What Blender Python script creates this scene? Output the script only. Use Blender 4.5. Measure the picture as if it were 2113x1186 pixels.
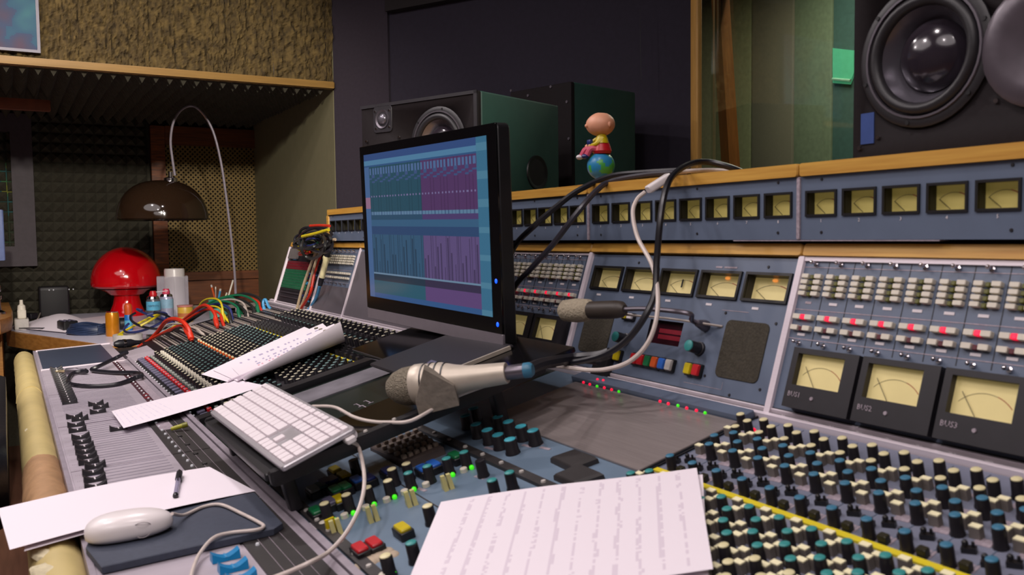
import bpy, bmesh, math, random
from mathutils import Matrix, Vector, noise
random.seed(7)
for o in list(bpy.data.objects):
    bpy.data.objects.remove(o, do_unlink=True)
C = bpy.context.scene.collection
SC = bpy.context.scene

# ------------------------------------------------------------------ camera
# rows of CR: world X, Y, Z expressed along the camera's right / up / forward
CR = ((0.5020939, -0.0455795, -0.8636111), (0.8647301, 0.0402909, 0.5006180), (-0.0119778, 0.9981479, -0.0596438))
CAMZ, FPX, CX, CY = 1.2, 1800.0, 1056.5, 593.0
cam = bpy.data.cameras.new('camera')
cam_ob = bpy.data.objects.new('camera', cam)
C.objects.link(cam_ob)
cam.sensor_width = 36.0
cam.lens = FPX / 2113 * 36.0
cam.clip_start = 0.05
cam_ob.matrix_world = Matrix(((CR[0][0], CR[0][1], -CR[0][2], 0), (CR[1][0], CR[1][1], -CR[1][2], 0),
                              (CR[2][0], CR[2][1], -CR[2][2], CAMZ), (0, 0, 0, 1)))
cam.dof.use_dof = True
cam.dof.focus_distance = 3.0
cam.dof.aperture_fstop = 9.0
SC.camera = cam_ob

# ------------------------------------------------------------------ light and exposure
SC.view_settings.view_transform = 'Standard'
SC.view_settings.look = 'None'
SC.view_settings.exposure = -0.15
SC.view_settings.gamma = 1.0
SC.view_settings.use_curve_mapping = False
world = bpy.data.worlds.new('room_air')
SC.world = world
world.use_nodes = True
world.node_tree.nodes['Background'].inputs[0].default_value = (0.9, 0.85, 0.95, 1)
world.node_tree.nodes['Background'].inputs[1].default_value = 0.05


def lamp(name, loc, power, size, col=(1.0, 0.90, 0.90), target=None):
    l = bpy.data.lights.new(name, 'AREA')
    l.shape = 'DISK'
    l.size = size
    l.energy = power
    l.color = col
    o = bpy.data.objects.new(name, l)
    o.location = loc
    if target:
        d = Vector(target) - Vector(loc)
        o.rotation_euler = d.to_track_quat('-Z', 'Y').to_euler()
    C.objects.link(o)
    return o


for i, (x, y, p) in enumerate(((0.3, 0.1, 7), (-0.3, -0.7, 7), (-1.0, 0.3, 8), (-1.9, -0.4, 10), (-2.7, 0.4, 11), (-3.3, -0.5, 11))):
    lamp('ceiling_spot', (x, y, 2.74), p, 0.11)
lamp('bounce_fill', (0.1, -1.0, 2.74), 34, 2.2)  # wide added fills, standing in for light bounced around the room
lamp('bounce_fill', (-2.6, -1.0, 2.74), 34, 2.2)


def spot(name, loc, target, power, cone, col=(1.0, 0.92, 0.80)):
    l = bpy.data.lights.new(name, 'SPOT')
    l.energy = power
    l.spot_size = math.radians(cone)
    l.spot_blend = 0.5
    l.shadow_soft_size = 0.06
    l.color = col
    o = bpy.data.objects.new(name, l)
    o.location = loc
    o.rotation_euler = (Vector(target) - Vector(loc)).to_track_quat('-Z', 'Y').to_euler()
    C.objects.link(o)


spot('recess_fill_spot', (-0.4, -0.2, 2.7), (-5.9, 0.5, 0.9), 330, 44)  # unseen spots added to brighten the recess, kept off the console
spot('recess_fill_spot', (0.3, 0.3, 2.7), (-5.6, 0.9, 0.8), 260, 36)
lamp('frame_fill', (-2.0, 2.55, 2.6), 5, 0.1, (1.0, 0.9, 0.75))  # unseen fill light added behind the pane to brighten the inner frame
lamp('live_room_lamp', (-3.0, 3.3, 2.7), 24, 0.8, (1.0, 0.95, 0.82))


# ------------------------------------------------------------------ helpers
def lin(c):
    return tuple((v / 12.92 if v <= 0.04045 else ((v + 0.055) / 1.055) ** 2.4) for v in (x / 255 for x in c))


def mat(name, rgb, rough=0.5, metal=0.0, var=0.10, scale=40.0, bump=0.0, emit=0.0, emit_rgb=None, coat=0.0, spec=None,
        stretch=None, second=None, trans=0.0, alpha=1.0):
    m = bpy.data.materials.new(name)
    m.use_nodes = True
    nt = m.node_tree
    b = nt.nodes['Principled BSDF']
    c = lin(rgb)
    c2 = lin(second) if second else tuple(v * (1 - var * 2) for v in c)
    tc = nt.nodes.new('ShaderNodeTexCoord')
    mp = nt.nodes.new('ShaderNodeMapping')
    if stretch:
        mp.inputs['Scale'].default_value = stretch
    nz = nt.nodes.new('ShaderNodeTexNoise')
    nz.inputs['Scale'].default_value = scale
    nz.inputs['Detail'].default_value = 5
    rp = nt.nodes.new('ShaderNodeValToRGB')
    rp.color_ramp.elements[0].position = 0.3
    rp.color_ramp.elements[1].position = 0.7
    rp.color_ramp.elements[0].color = (*c2, 1)
    rp.color_ramp.elements[1].color = (*c, 1)
    nt.links.new(tc.outputs['Object'], mp.inputs[0])
    nt.links.new(mp.outputs[0], nz.inputs['Vector'])
    nt.links.new(nz.outputs['Fac'], rp.inputs[0])
    nt.links.new(rp.outputs[0], b.inputs['Base Color'])
    b.inputs['Roughness'].default_value = rough
    b.inputs['Metallic'].default_value = metal
    if spec is not None:
        b.inputs['Specular IOR Level'].default_value = spec
    if coat:
        b.inputs['Coat Weight'].default_value = coat
        b.inputs['Coat Roughness'].default_value = 0.05
    if bump:
        bp = nt.nodes.new('ShaderNodeBump')
        bp.inputs['Strength'].default_value = bump
        bp.inputs['Distance'].default_value = 0.01
        nt.links.new(nz.outputs['Fac'], bp.inputs['Height'])
        nt.links.new(bp.outputs[0], b.inputs['Normal'])
    if emit:
        b.inputs['Emission Strength'].default_value = emit
        b.inputs['Emission Color'].default_value = (*lin(emit_rgb or rgb), 1)
    if trans:
        b.inputs['Transmission Weight'].default_value = trans
    if alpha < 1:
        b.inputs['Alpha'].default_value = alpha
    return m


def mat_attr(name, rough=0.6, emit=0.0):
    """colour printed on the surface, read from the mesh's own 'print' attribute"""
    m = bpy.data.materials.new(name)
    m.use_nodes = True
    nt = m.node_tree
    b = nt.nodes['Principled BSDF']
    a = nt.nodes.new('ShaderNodeAttribute')
    a.attribute_name = 'print'
    b.inputs['Roughness'].default_value = rough
    if emit:
        b.inputs['Base Color'].default_value = (0.01, 0.01, 0.012, 1)
        nt.links.new(a.outputs['Color'], b.inputs['Emission Color'])
        b.inputs['Emission Strength'].default_value = emit
    else:
        nt.links.new(a.outputs['Color'], b.inputs['Base Color'])
    return m


def mat_glass(name, tint, gloss=0.08):
    m = bpy.data.materials.new(name)
    m.use_nodes = True
    nt = m.node_tree
    nt.nodes.remove(nt.nodes['Principled BSDF'])
    t = nt.nodes.new('ShaderNodeBsdfTransparent')
    t.inputs[0].default_value = (*tint, 1)
    g = nt.nodes.new('ShaderNodeBsdfGlossy')
    g.inputs['Roughness'].default_value = 0.03
    x = nt.nodes.new('ShaderNodeMixShader')
    f = nt.nodes.new('ShaderNodeFresnel')
    f.inputs[0].default_value = 1.35
    nt.links.new(f.outputs[0], x.inputs[0])
    nt.links.new(t.outputs[0], x.inputs[1])
    nt.links.new(g.outputs[0], x.inputs[2])
    nt.links.new(x.outputs[0], nt.nodes['Material Output'].inputs[0])
    return m


I4 = Matrix.Identity(4)


class MB:
    def __init__(s):
        s.v, s.f, s.m, s.c = [], [], [], None

    def add(s, vs, fs, M=I4, m=0):
        k = len(s.v)
        s.v += [tuple(M @ Vector(p)) for p in vs]
        s.f += [tuple(i + k for i in f) for f in fs]
        s.m += [m] * len(fs)
        return s

    def box(s, x0, x1, y0, y1, z0, z1, M=I4, m=0, taper=0.0):
        t = taper
        vs = [(x0, y0, z0), (x1, y0, z0), (x1, y1, z0), (x0, y1, z0), (x0 + t, y0 + t, z1), (x1 - t, y0 + t, z1), (x1 - t, y1 - t, z1), (x0 + t, y1 - t, z1)]
        return s.add(vs, [(3, 2, 1, 0), (4, 5, 6, 7), (0, 1, 5, 4), (1, 2, 6, 5), (2, 3, 7, 6), (3, 0, 4, 7)], M, m)

    def bevbox(s, x0, x1, y0, y1, z0, z1, b=0.002, M=I4, m=0):
        cx, cy = (x0 + x1) / 2, (y0 + y1) / 2
        s.rr(x1 - x0, y1 - y0, min(b * 2, abs(x1 - x0) * .4, abs(y1 - y0) * .4), z0, z1, b, M @ Matrix.Translation((cx, cy, 0)), m, both=True)
        return s

    def rr(s, w, h, r, z0, z1, ch=0.0, M=I4, m=0, n=3, both=False, mtop=None):
        """rounded rectangle slab, chamfered on top"""
        pts = []
        for cx, cy, a0 in ((w / 2 - r, h / 2 - r, 0), (-w / 2 + r, h / 2 - r, 90), (-w / 2 + r, -h / 2 + r, 180), (w / 2 - r, -h / 2 + r, 270)):
            for i in range(n + 1):
                a = math.radians(a0 + 90 * i / n)
                pts.append((cx + r * math.cos(a), cy + r * math.sin(a)))
        s.loft(pts, [(z0, -ch if both else 0)] + ([(z0 + ch, 0)] if both else []) + [(z1 - ch, 0)] + ([(z1, -ch)] if ch else []), M, m, mtop)
        return s

    def loft(s, pts, levels, M=I4, m=0, mtop=None):
        n = len(pts)
        cx = sum(p[0] for p in pts) / n
        cy = sum(p[1] for p in pts) / n
        vs, fs = [], []
        for z, off in levels:
            for x, y in pts:
                d = math.hypot(x - cx, y - cy) or 1
                vs.append((x + (x - cx) / d * off, y + (y - cy) / d * off, z))
        L = len(levels)
        for l in range(L - 1):
            for i in range(n):
                j = (i + 1) % n
                fs.append((l * n + i, l * n + j, (l + 1) * n + j, (l + 1) * n + i))
        s.add(vs, fs + [tuple(range(n - 1, -1, -1))], M, m)
        k = len(s.v) - n
        s.f.append(tuple(range(k, k + n)))
        s.m.append(m if mtop is None else mtop)
        return s

    def lathe(s, prof, n=16, M=I4, m=0, cap=True):
        vs, fs = [], []
        for r, z in prof:
            for i in range(n):
                a = 2 * math.pi * i / n
                vs.append((r * math.cos(a), r * math.sin(a), z))
        for l in range(len(prof) - 1):
            for i in range(n):
                j = (i + 1) % n
                fs.append((l * n + i, l * n + j, (l + 1) * n + j, (l + 1) * n + i))
        if cap:
            fs.append(tuple(range(n - 1, -1, -1)))
            k = (len(prof) - 1) * n
            fs.append(tuple(range(k, k + n)))
        return s.add(vs, fs, M, m)

    def tube(s, pts, r, n=8, M=I4, m=0, closed=False):
        pts = [Vector(p) for p in pts]
        rs = r if isinstance(r, (list, tuple)) else [r] * len(pts)
        up = Vector((0.13, 0.21, 0.97))
        vs, fs = [], []
        nrm = None
        for i, p in enumerate(pts):
            t = (pts[min(i + 1, len(pts) - 1)] - pts[max(i - 1, 0)])
            t = t.normalized() if t.length > 1e-9 else Vector((0, 0, 1))
            if nrm is None:
                nrm = t.cross(up)
                if nrm.length < 1e-3:
                    nrm = t.cross(Vector((1, 0, 0)))
            nrm = (nrm - t * nrm.dot(t)).normalized()
            bn = t.cross(nrm)
            for k in range(n):
                a = 2 * math.pi * k / n
                vs.append(p + (nrm * math.cos(a) + bn * math.sin(a)) * rs[i])
        for i in range(len(pts) - 1):
            for k in range(n):
                j = (k + 1) % n
                fs.append((i * n + k, i * n + j, (i + 1) * n + j, (i + 1) * n + k))
        fs.append(tuple(range(n - 1, -1, -1)))
        L = (len(pts) - 1) * n
        fs.append(tuple(range(L, L + n)))
        return s.add(vs, fs, M, m)

    def sphere(s, r, M=I4, m=0, nu=16, nv=10, sc=(1, 1, 1)):
        vs = [(0, 0, -r * sc[2])]
        for j in range(1, nv):
            t = math.pi * j / nv
            for i in range(nu):
                a = 2 * math.pi * i / nu
                vs.append((r * sc[0] * math.sin(t) * math.cos(a), r * sc[1] * math.sin(t) * math.sin(a), -r * sc[2] * math.cos(t)))
        vs.append((0, 0, r * sc[2]))
        fs = []
        for i in range(nu):
            fs.append((0, 1 + (i + 1) % nu, 1 + i))
            for j in range(nv - 2):
                a, b = 1 + j * nu + i, 1 + j * nu + (i + 1) % nu
                fs.append((a, b, b + nu, a + nu))
            e = 1 + (nv - 2) * nu
            fs.append((e + i, e + (i + 1) % nu, len(vs) - 1))
        return s.add(vs, fs, M, m)

    def plate(s, x0, x1, y0, y1, t, holes, depth, M=I4, m=0, mh=None):
        """slab, front face at z=0, with real rectangular openings whose walls go down by depth"""
        mh = m if mh is None else mh
        xs = sorted({x0, x1, *[h[0] for h in holes], *[h[1] for h in holes]})
        ys = sorted({y0, y1, *[h[2] for h in holes], *[h[3] for h in holes]})
        for i in range(len(xs) - 1):
            for j in range(len(ys) - 1):
                cx, cy = (xs[i] + xs[i + 1]) / 2, (ys[j] + ys[j + 1]) / 2
                if any(h[0] < cx < h[1] and h[2] < cy < h[3] for h in holes):
                    continue
                a, b, c, d = xs[i], xs[i + 1], ys[j], ys[j + 1]
                s.add([(a, c, 0), (b, c, 0), (b, d, 0), (a, d, 0)], [(0, 1, 2, 3)], M, m)
        for a, b, c, d in holes:
            s.add([(a, c, 0), (b, c, 0), (b, d, 0), (a, d, 0), (a, c, -depth), (b, c, -depth), (b, d, -depth), (a, d, -depth)],
                  [(0, 4, 5, 1), (1, 5, 6, 2), (2, 6, 7, 3), (3, 7, 4, 0)], M, mh)
        a, b, c, d = x0, x1, y0, y1
        s.add([(a, c, 0), (b, c, 0), (b, d, 0), (a, d, 0), (a, c, -t), (b, c, -t), (b, d, -t), (a, d, -t)],
              [(0, 4, 5, 1), (1, 5, 6, 2), (2, 6, 7, 3), (3, 7, 4, 0)], M, m)
        return s

    def raster(s, nx, ny, P, col):
        """grid surface P(u,v) with one printed colour per cell"""
        k = len(s.v)
        s.c = s.c or []
        for j in range(ny + 1):
            for i in range(nx + 1):
                s.v.append(tuple(P(i / nx, j / ny)))
        for j in range(ny):
            for i in range(nx):
                a = k + j * (nx + 1) + i
                s.f.append((a, a + 1, a + nx + 2, a + nx + 1))
                s.m.append(0)
                s.c.append(lin(col((i + .5) / nx, (j + .5) / ny)))
        return s

    def mesh(s, name, mats, smooth=True):
        me = bpy.data.meshes.new(name)
        me.from_pydata(s.v, [], s.f)
        for m in (mats if isinstance(mats, (list, tuple)) else [mats]):
            me.materials.append(m)
        if any(s.m):
            me.polygons.foreach_set('material_index', s.m)
        if s.c:
            ca = me.color_attributes.new('print', 'FLOAT_COLOR', 'CORNER')
            buf = []
            for p, c in zip(me.polygons, s.c):
                buf += [c[0], c[1], c[2], 1.0] * p.loop_total
            ca.data.foreach_set('color', buf)
        if smooth:
            me.polygons.foreach_set('use_smooth', [True] * len(me.polygons))
            me.set_sharp_from_angle(angle=math.radians(38))
        me.update()
        return me


WM = {}


def link(o, M=I4, parent=None):
    C.objects.link(o)
    WM[o.name] = M.copy()
    if parent:
        o.parent = parent
        o.matrix_parent_inverse = WM[parent.name].inverted()
    o.matrix_basis = M
    return o


def obj(name, mb, mats, parent=None, M=I4, smooth=True):
    me = mb if isinstance(mb, bpy.types.Mesh) else mb.mesh(name, mats, smooth)
    return link(bpy.data.objects.new(name, me), M, parent)


def tag(o, label=None, cat=None, group=None, kind=None):
    for k, v in (('label', label), ('category', cat), ('group', group), ('kind', kind)):
        if v:
            o[k] = v
    return o


def thing(name, label, cat, loc=(0, 0, 0), group=None, rz=0.0):
    o = bpy.data.objects.new(name, None)
    o.empty_display_size = 0.05
    link(o, Matrix.Translation(loc) @ Matrix.Rotation(rz, 4, 'Z'))
    return tag(o, label, cat, group)


def copy_tree(o, M, label=None, group=None):
    """copy of a thing moved by the world matrix M (applied after its own), with its parts and sub-parts"""
    def rec(src, parent):
        n = src.copy()
        w = M @ WM[src.name]
        link(n, w, parent)
        for ch in list(src.children):
            rec(ch, n)
        return n
    r = rec(o, None)
    if label:
        r['label'] = label
    if group:
        r['group'] = group
    return r


def text(body, size, M, m, parent, name='lettering', align='CENTER'):
    cu = bpy.data.curves.new(name, 'FONT')
    cu.body = body
    cu.size = size
    cu.align_x = align
    cu.align_y = 'CENTER'
    cu.resolution_u = 1
    cu.extrude = 0.0002
    cu.materials.append(m)
    return link(bpy.data.objects.new(name, cu), M, parent)


# ------- rays of the photograph, met with real planes of the room
def ray(px, py):
    d = ((px - CX) / FPX, -(py - CY) / FPX, 1.0)
    return Vector([sum(CR[i][k] * d[k] for k in range(3)) for i in range(3)])


CAM = Vector((0, 0, CAMZ))


def on(px, py, n, d):
    r = ray(px, py)
    n = Vector(n)
    return CAM + r * ((d - n.dot(CAM)) / n.dot(r))


def PX(px, py, x): return on(px, py, (1, 0, 0), x)
def PY(px, py, y): return on(px, py, (0, 1, 0), y)
def PZ(px, py, z): return on(px, py, (0, 0, 1), z)
def PD(px, py, dep): return CAM + ray(px, py) * dep


# ------- frames of the console's faces
EA = math.atan2(.155, .63)
EU, EN, EO = Vector((0, math.cos(EA), math.sin(EA))), Vector((0, -math.sin(EA), math.cos(EA))), Vector((0, .36, .77))
FA = math.atan(.045)
FU, FN, FO = Vector((0, math.cos(FA), math.sin(FA))), Vector((0, -math.sin(FA), math.cos(FA))), Vector((0, .085, .758))
ml = math.hypot(.072, .225)
MU, MN, MO = Vector((0, .072 / ml, .225 / ml)), Vector((0, -.225 / ml, .072 / ml)), Vector((0, .986, .93))
TU, TN, TO = Vector((0, 0, 1)), Vector((0, -1, 0)), Vector((0, 1.047, 0))


def frame(o, u, n):
    return Matrix(((1, u[0], n[0], o[0]), (0, u[1], n[1], o[1]), (0, u[2], n[2], o[2]), (0, 0, 0, 1)))


ME_, MF_, MM_, MT_ = frame(EO, EU, EN), frame(FO, FU, FN), frame(MO, MU, MN), frame(TO, TU, TN)


def at(Mf, x, s, h=0.0): return Mf @ Matrix.Translation((x, s, h))


def pxl(Mf, px, py, h=0.0):
    """local x, s of the face plane raised by h, seen at that point of the photograph"""
    n = Mf.col[2].xyz
    o = Mf.col[3].xyz
    p = on(px, py, n, n.dot(o) + h)
    q = Mf.inverted() @ p
    return q.x, q.y


def Ep(px, py, h=0.0):
    n = EN
    return on(px, py, n, n.dot(EO) + h)


def spline(pts, k=8):
    pts = [Vector(p) for p in pts]
    out = []
    P = [pts[0] * 2 - pts[1]] + pts + [pts[-1] * 2 - pts[-2]]
    for i in range(1, len(P) - 2):
        a, b, c, d = P[i - 1], P[i], P[i + 1], P[i + 2]
        for j in range(k):
            t = j / k
            out.append(0.5 * ((2 * b) + (c - a) * t + (2 * a - 5 * b + 4 * c - d) * t * t + (3 * b - a - 3 * c + d) * t ** 3))
    out.append(pts[-1])
    return out


def rotz(a): return Matrix.Rotation(a, 4, 'Z')


def axis_matrix(p, d, up=(0, 0, 1)):
    z = Vector(d).normalized()
    x = Vector(up).cross(z)
    if x.length < 1e-4:
        x = Vector((1, 0, 0))
    x.normalize()
    y = z.cross(x)
    return Matrix(((x[0], y[0], z[0], p[0]), (x[1], y[1], z[1], p[1]), (x[2], y[2], z[2], p[2]), (0, 0, 0, 1)))


# ------------------------------------------------------------------ materials
K = {}
K['panel'] = mat('blue_grey_panel', (98, 110, 131), 0.42, 0.0, 0.05, 25)
K['panel_e'] = mat('grey_violet_module', (122, 126, 144), 0.4, 0.0, 0.07, 30)
K['panel_c'] = mat('blue_grey_module', (106, 126, 146), 0.42, 0.0, 0.06, 20)
K['black'] = mat('black_plastic', (26, 25, 28), 0.4, 0, 0.08, 60)
K['black2'] = mat('dark_plastic', (38, 35, 40), 0.45, 0, 0.1, 60)
K['deep'] = mat('black_void', (12, 11, 13), 0.8)
K['knob'] = mat('knob_black', (34, 31, 36), 0.38, 0, 0.1, 90)
K['cream'] = mat('cream_plastic', (232, 222, 174), 0.4, 0, 0.05, 60)
K['creamw'] = mat('ivory_button', (222, 214, 198), 0.4, 0, 0.05, 60)
K['olive'] = mat('olive_led', (96, 96, 22), 0.4)
K['blue'] = mat('blue_cap', (62, 122, 152), 0.4, 0, 0.06, 60)
K['teal'] = mat('teal_cap', (58, 148, 146), 0.4, 0, 0.06, 60)
K['tealb'] = mat('bright_teal_cap', (70, 178, 196), 0.4, 0, 0.06, 60)
K['dteal'] = mat('dark_teal_cap', (38, 78, 84), 0.4)
K['red'] = mat('red_plastic', (196, 28, 38), 0.35)
K['dred'] = mat('maroon_plastic', (92, 20, 34), 0.4)
K['green'] = mat('green_plastic', (24, 112, 66), 0.35)
K['yellow'] = mat('yellow_plastic', (206, 184, 20), 0.35)
K['orange'] = mat('orange_plastic', (206, 84, 30), 0.4)
K['navy'] = mat('navy_plastic', (34, 48, 110), 0.35)
K['bluebtn'] = mat('blue_button', (46, 104, 196), 0.35)
K['white'] = mat('white_print', (226, 218, 222), 0.5)
K['pinkw'] = mat('pinkish_print', (176, 162, 172), 0.5, 0, 0.2, 200)
K['slate'] = mat('slate_button', (104, 100, 124), 0.4)
K['clear'] = mat('pale_button', (150, 156, 150), 0.3)
K['chrome'] = mat('chrome', (210, 205, 210), 0.12, 1.0, 0.02)
K['steel'] = mat('brushed_steel', (176, 162, 166), 0.42, 0.75, 0.12, 8, 0, stretch=(2, 60, 60))
K['rail'] = mat('aluminium_rail', (228, 216, 224), 0.3, 0.0, 0.03, 10, stretch=(1, 80, 80))
K['fader'] = mat('fader_panel_silver', (188, 178, 188), 0.45, 0.2, 0.1, 14, stretch=(1.5, 0.6, 1))
K['dkpanel'] = mat('dark_bronze_panel', (52, 48, 48), 0.5, 0, 0.12, 40)
K['maroon'] = mat('maroon_strip', (74, 40, 50), 0.5, 0, 0.15, 60)
K['wood'] = mat('oak_strip', (206, 158, 70), 0.45, 0, 0.14, 6, 0.02, stretch=(1.2, 26, 26), second=(182, 130, 50))
K['dwood'] = mat('brown_wood', (150, 80, 32), 0.5, 0, 0.2, 5, 0.03, stretch=(2, 2, 18), second=(82, 46, 26))
K['hwood'] = mat('walnut_board', (128, 70, 30), 0.5, 0, 0.2, 5, 0.03, stretch=(18, 1.4, 22), second=(92, 48, 22))
K['desk_edge'] = mat('desk_edge_wood', (176, 122, 58), 0.45, 0, 0.15, 4, 0.02, stretch=(6, 6, 22), second=(146, 96, 40))
K['lamin'] = mat('white_laminate', (206, 202, 218), 0.35, 0, 0.03, 10)
K['vu'] = mat('vu_face_cream', (226, 210, 150), 0.6, 0, 0.04, 30, emit=0.16, emit_rgb=(220, 196, 120))
K['vu2'] = mat('vu_face_olive', (206, 190, 112), 0.6, 0, 0.04, 30, emit=0.12, emit_rgb=(200, 180, 90))
K['ink'] = mat('scale_ink', (70, 60, 50), 0.7)
K['redink'] = mat('red_scale_ink', (170, 70, 50), 0.7)
K['glow'] = mat('orange_lamp_glow', (240, 150, 70), 0.4, emit=0.9)
K['ledr'] = mat('led_red_lit', (255, 40, 80), 0.3, emit=1.0, emit_rgb=(255, 20, 60))
K['ledg'] = mat('led_green_lit', (80, 240, 40), 0.3, emit=0.8, emit_rgb=(60, 230, 20))
K['ledb'] = mat('led_blue_lit', (30, 90, 255), 0.3, emit=2.2, emit_rgb=(20, 80, 255))
K['ledw'] = mat('small_white_lamp', (230, 230, 235), 0.3, emit=0.15)
K['tape'] = mat('yellow_tape', (226, 206, 40), 0.5, 0, 0.06, 30)
K['vinyl'] = mat('cream_vinyl', (206, 186, 126), 0.5, 0, 0.08, 14, 0.12)
K['vinylb'] = mat('brown_kraft_patch', (176, 136, 96), 0.65, 0, 0.12, 30, 0.3)
K['foamc'] = mat('pale_foam', (216, 204, 170), 0.9, 0, 0.1, 80, 0.4)
K['mesh_dk'] = mat('dark_grille_cloth', (66, 60, 48), 0.85, 0, 0.2, 220, 0.3)
K['paper'] = mat_attr('printed_paper', 0.7)
K['screen'] = mat_attr('screen_picture', 0.10, emit=0.62)
K['plainpaper'] = mat('white_paper', (236, 226, 234), 0.7, 0, 0.015, 8)
K['ink_blue'] = mat('cable_blue', (24, 60, 120), 0.45)
K['silverchin'] = mat('silver_aluminium', (150, 142, 150), 0.4, 0.5, 0.03)
K['glossblk'] = mat('glossy_black_bezel', (14, 13, 15), 0.14, 0, 0.05)
K['wplastic'] = mat('white_plastic', (236, 228, 228), 0.28, 0, 0.02)
K['key'] = mat('white_key', (240, 230, 234), 0.4, 0, 0.02)
K['alu'] = mat('aluminium_tray', (190, 186, 190), 0.35, 0.6, 0.03)
K['pad'] = mat('slate_mouse_pad', (62, 68, 84), 0.75, 0, 0.08, 120, 0.05)
K['cablew'] = mat('white_cable', (220, 206, 198), 0.4)
K['cableb'] = mat('black_cable', (28, 27, 34), 0.35)
K['silver'] = mat('satin_silver', (208, 196, 180), 0.42, 0.35, 0.05)
K['grille'] = mat('mic_mesh_silver', (176, 164, 142), 0.5, 0.2, 0.3, 420, 0.9)
K['stone'] = mat('grey_foam_block', (134, 124, 112), 0.85, 0, 0.12, 90, 0.25)
K['beigefoam'] = mat('beige_windscreen', (172, 160, 138), 0.9, 0, 0.1, 200, 0.4)
K['sgreen'] = mat('dark_green_cabinet', (36, 74, 66), 0.6, 0, 0.06, 30, 0.02)
K['baffle'] = mat('black_baffle', (30, 25, 27), 0.7, 0, 0.08, 120, 0.03, spec=0.15)
K['cone'] = mat('glossy_cone', (120, 116, 126), 0.22, 0.6, 0.05)
K['dust'] = mat('glossy_dust_cap', (44, 38, 46), 0.16, 0.1, 0.05, coat=.3)
K['rubber'] = mat('rubber_surround', (34, 32, 36), 0.45)
K['ring'] = mat('speaker_ring', (112, 106, 114), 0.35, 0.7, 0.05)
K['skin'] = mat('peach_vinyl', (226, 160, 128), 0.5, 0, 0.04)
K['purplewall'] = mat('dark_purple_cloth', (54, 46, 57), 0.9, 0, 0.08, 60, 0.05)
K['blackwall'] = mat('black_wall_cloth', (47, 42, 56), 0.92, 0, 0.08, 50, 0.05)
K['olivepaint'] = mat('olive_wall_paint', (128, 122, 92), 0.8, 0, 0.04, 20)
K['foam'] = mat('charcoal_foam', (74, 70, 58), 0.95, 0, 0.12, 60, 0.15)
K['bark'] = mat('cork_bark', (112, 92, 52), 0.95, 0, 0.3, 34, 0.6, second=(62, 50, 30), stretch=(1, 1.4, .7))
K['trimwood'] = mat('light_wood_trim', (160, 122, 62), 0.5, 0, 0.1, 5, stretch=(20, 1.5, 20))
K['vtrim'] = mat('vertical_oak_trim', (206, 156, 80), 0.5, 0, 0.1, 5, stretch=(20, 20, 1.5))
K['vdark'] = mat('vertical_teak_frame', (178, 112, 54), 0.5, 0, 0.15, 5, stretch=(20, 20, 1.5))
K['wframe'] = mat('grey_violet_frame', (72, 62, 70), 0.6)
K['floor'] = mat('reddish_wood_floor', (120, 82, 66), 0.45, 0, 0.15, 4, stretch=(1, 14, 1))
K['ceil'] = mat('grey_ceiling', (120, 112, 110), 0.9)
K['roomwall'] = mat('brown_grey_wall', (110, 100, 96), 0.9)
K['redgloss'] = mat('glossy_red_glass', (206, 8, 22), 0.12, 0, 0.02, 10, coat=0.6)
K['smoke'] = mat('smoked_acrylic', (44, 30, 20), 0.08, 0, 0.03, 10, coat=0.3)
K['lattice'] = mat('tan_lattice', (136, 110, 54), 0.6, 0, 0.1, 40)
K['leather'] = mat('black_leather', (24, 22, 26), 0.35, 0, 0.1, 60, 0.1)
K['frost'] = mat('frosted_plastic', (206, 200, 214), 0.4, 0, 0.02, 10, alpha=0.28)
K['ltgrey'] = mat('pale_grey_plastic', (196, 190, 184), 0.45)
K['canblue'] = mat('light_blue_label', (96, 176, 210), 0.35)
K['canor'] = mat('amber_can', (204, 128, 24), 0.25, 0.3, 0.06)
K['glass'] = mat_glass('window_glass', (0.90, 0.94, 0.90))
K['cs_red'] = mat('cable_red', (196, 46, 24), 0.4)
K['cs_yel'] = mat('cable_yellow', (204, 184, 30), 0.4)
K['cs_grn'] = mat('cable_green', (24, 104, 70), 0.4)
K['cs_lblue'] = mat('cable_light_blue', (70, 150, 200), 0.4)
K['cs_grey'] = mat('cable_grey', (170, 158, 150), 0.4)
K['cs_blk'] = mat('cable_dark', (36, 36, 36), 0.4)
K['cs_navy'] = mat('cable_navy', (44, 52, 110), 0.4)


# ================================================================== ROOM
def struct(name, mb, m, parent=None, kind='structure', M=I4, smooth=True):
    o = obj(name, mb, m, parent, M, smooth)
    if parent is None:
        o['kind'] = kind
    return o


FZ = -0.05
struct('floor', MB().box(-6.4, 2.2, -3.2, 4.6, FZ - .08, FZ), K['floor'])
struct('ceiling', MB().box(-6.4, 2.2, -3.2, 4.6, 2.8, 2.88), K['ceil'])
struct('wall_front', MB().box(-6.4, 2.2, -3.28, -3.2, FZ, 2.8), K['roomwall'])
struct('wall_right', MB().box(2.2, 2.28, -3.28, 4.6, FZ, 2.8), K['roomwall'])
# end wall with its recess below the cork soffit
NX = -6.08
struct('wall_left', MB().box(NX - .2, NX - .1, -3.2, 1.9, FZ, 2.8), K['roomwall'])
soff = struct('wall_soffit', MB().box(-6.1, -4.38, -3.2, 1.486, 2.0, 2.8), K['roomwall'])
struct('trim_1', MB().bevbox(-4.385, -4.335, -3.2, 1.486, 1.957, 1.99, .004), K['trimwood'])
struct('wall_recess_side', MB().box(-6.1, -4.37, 1.486, 1.60, FZ, 2.8), K['olivepaint'])
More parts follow.
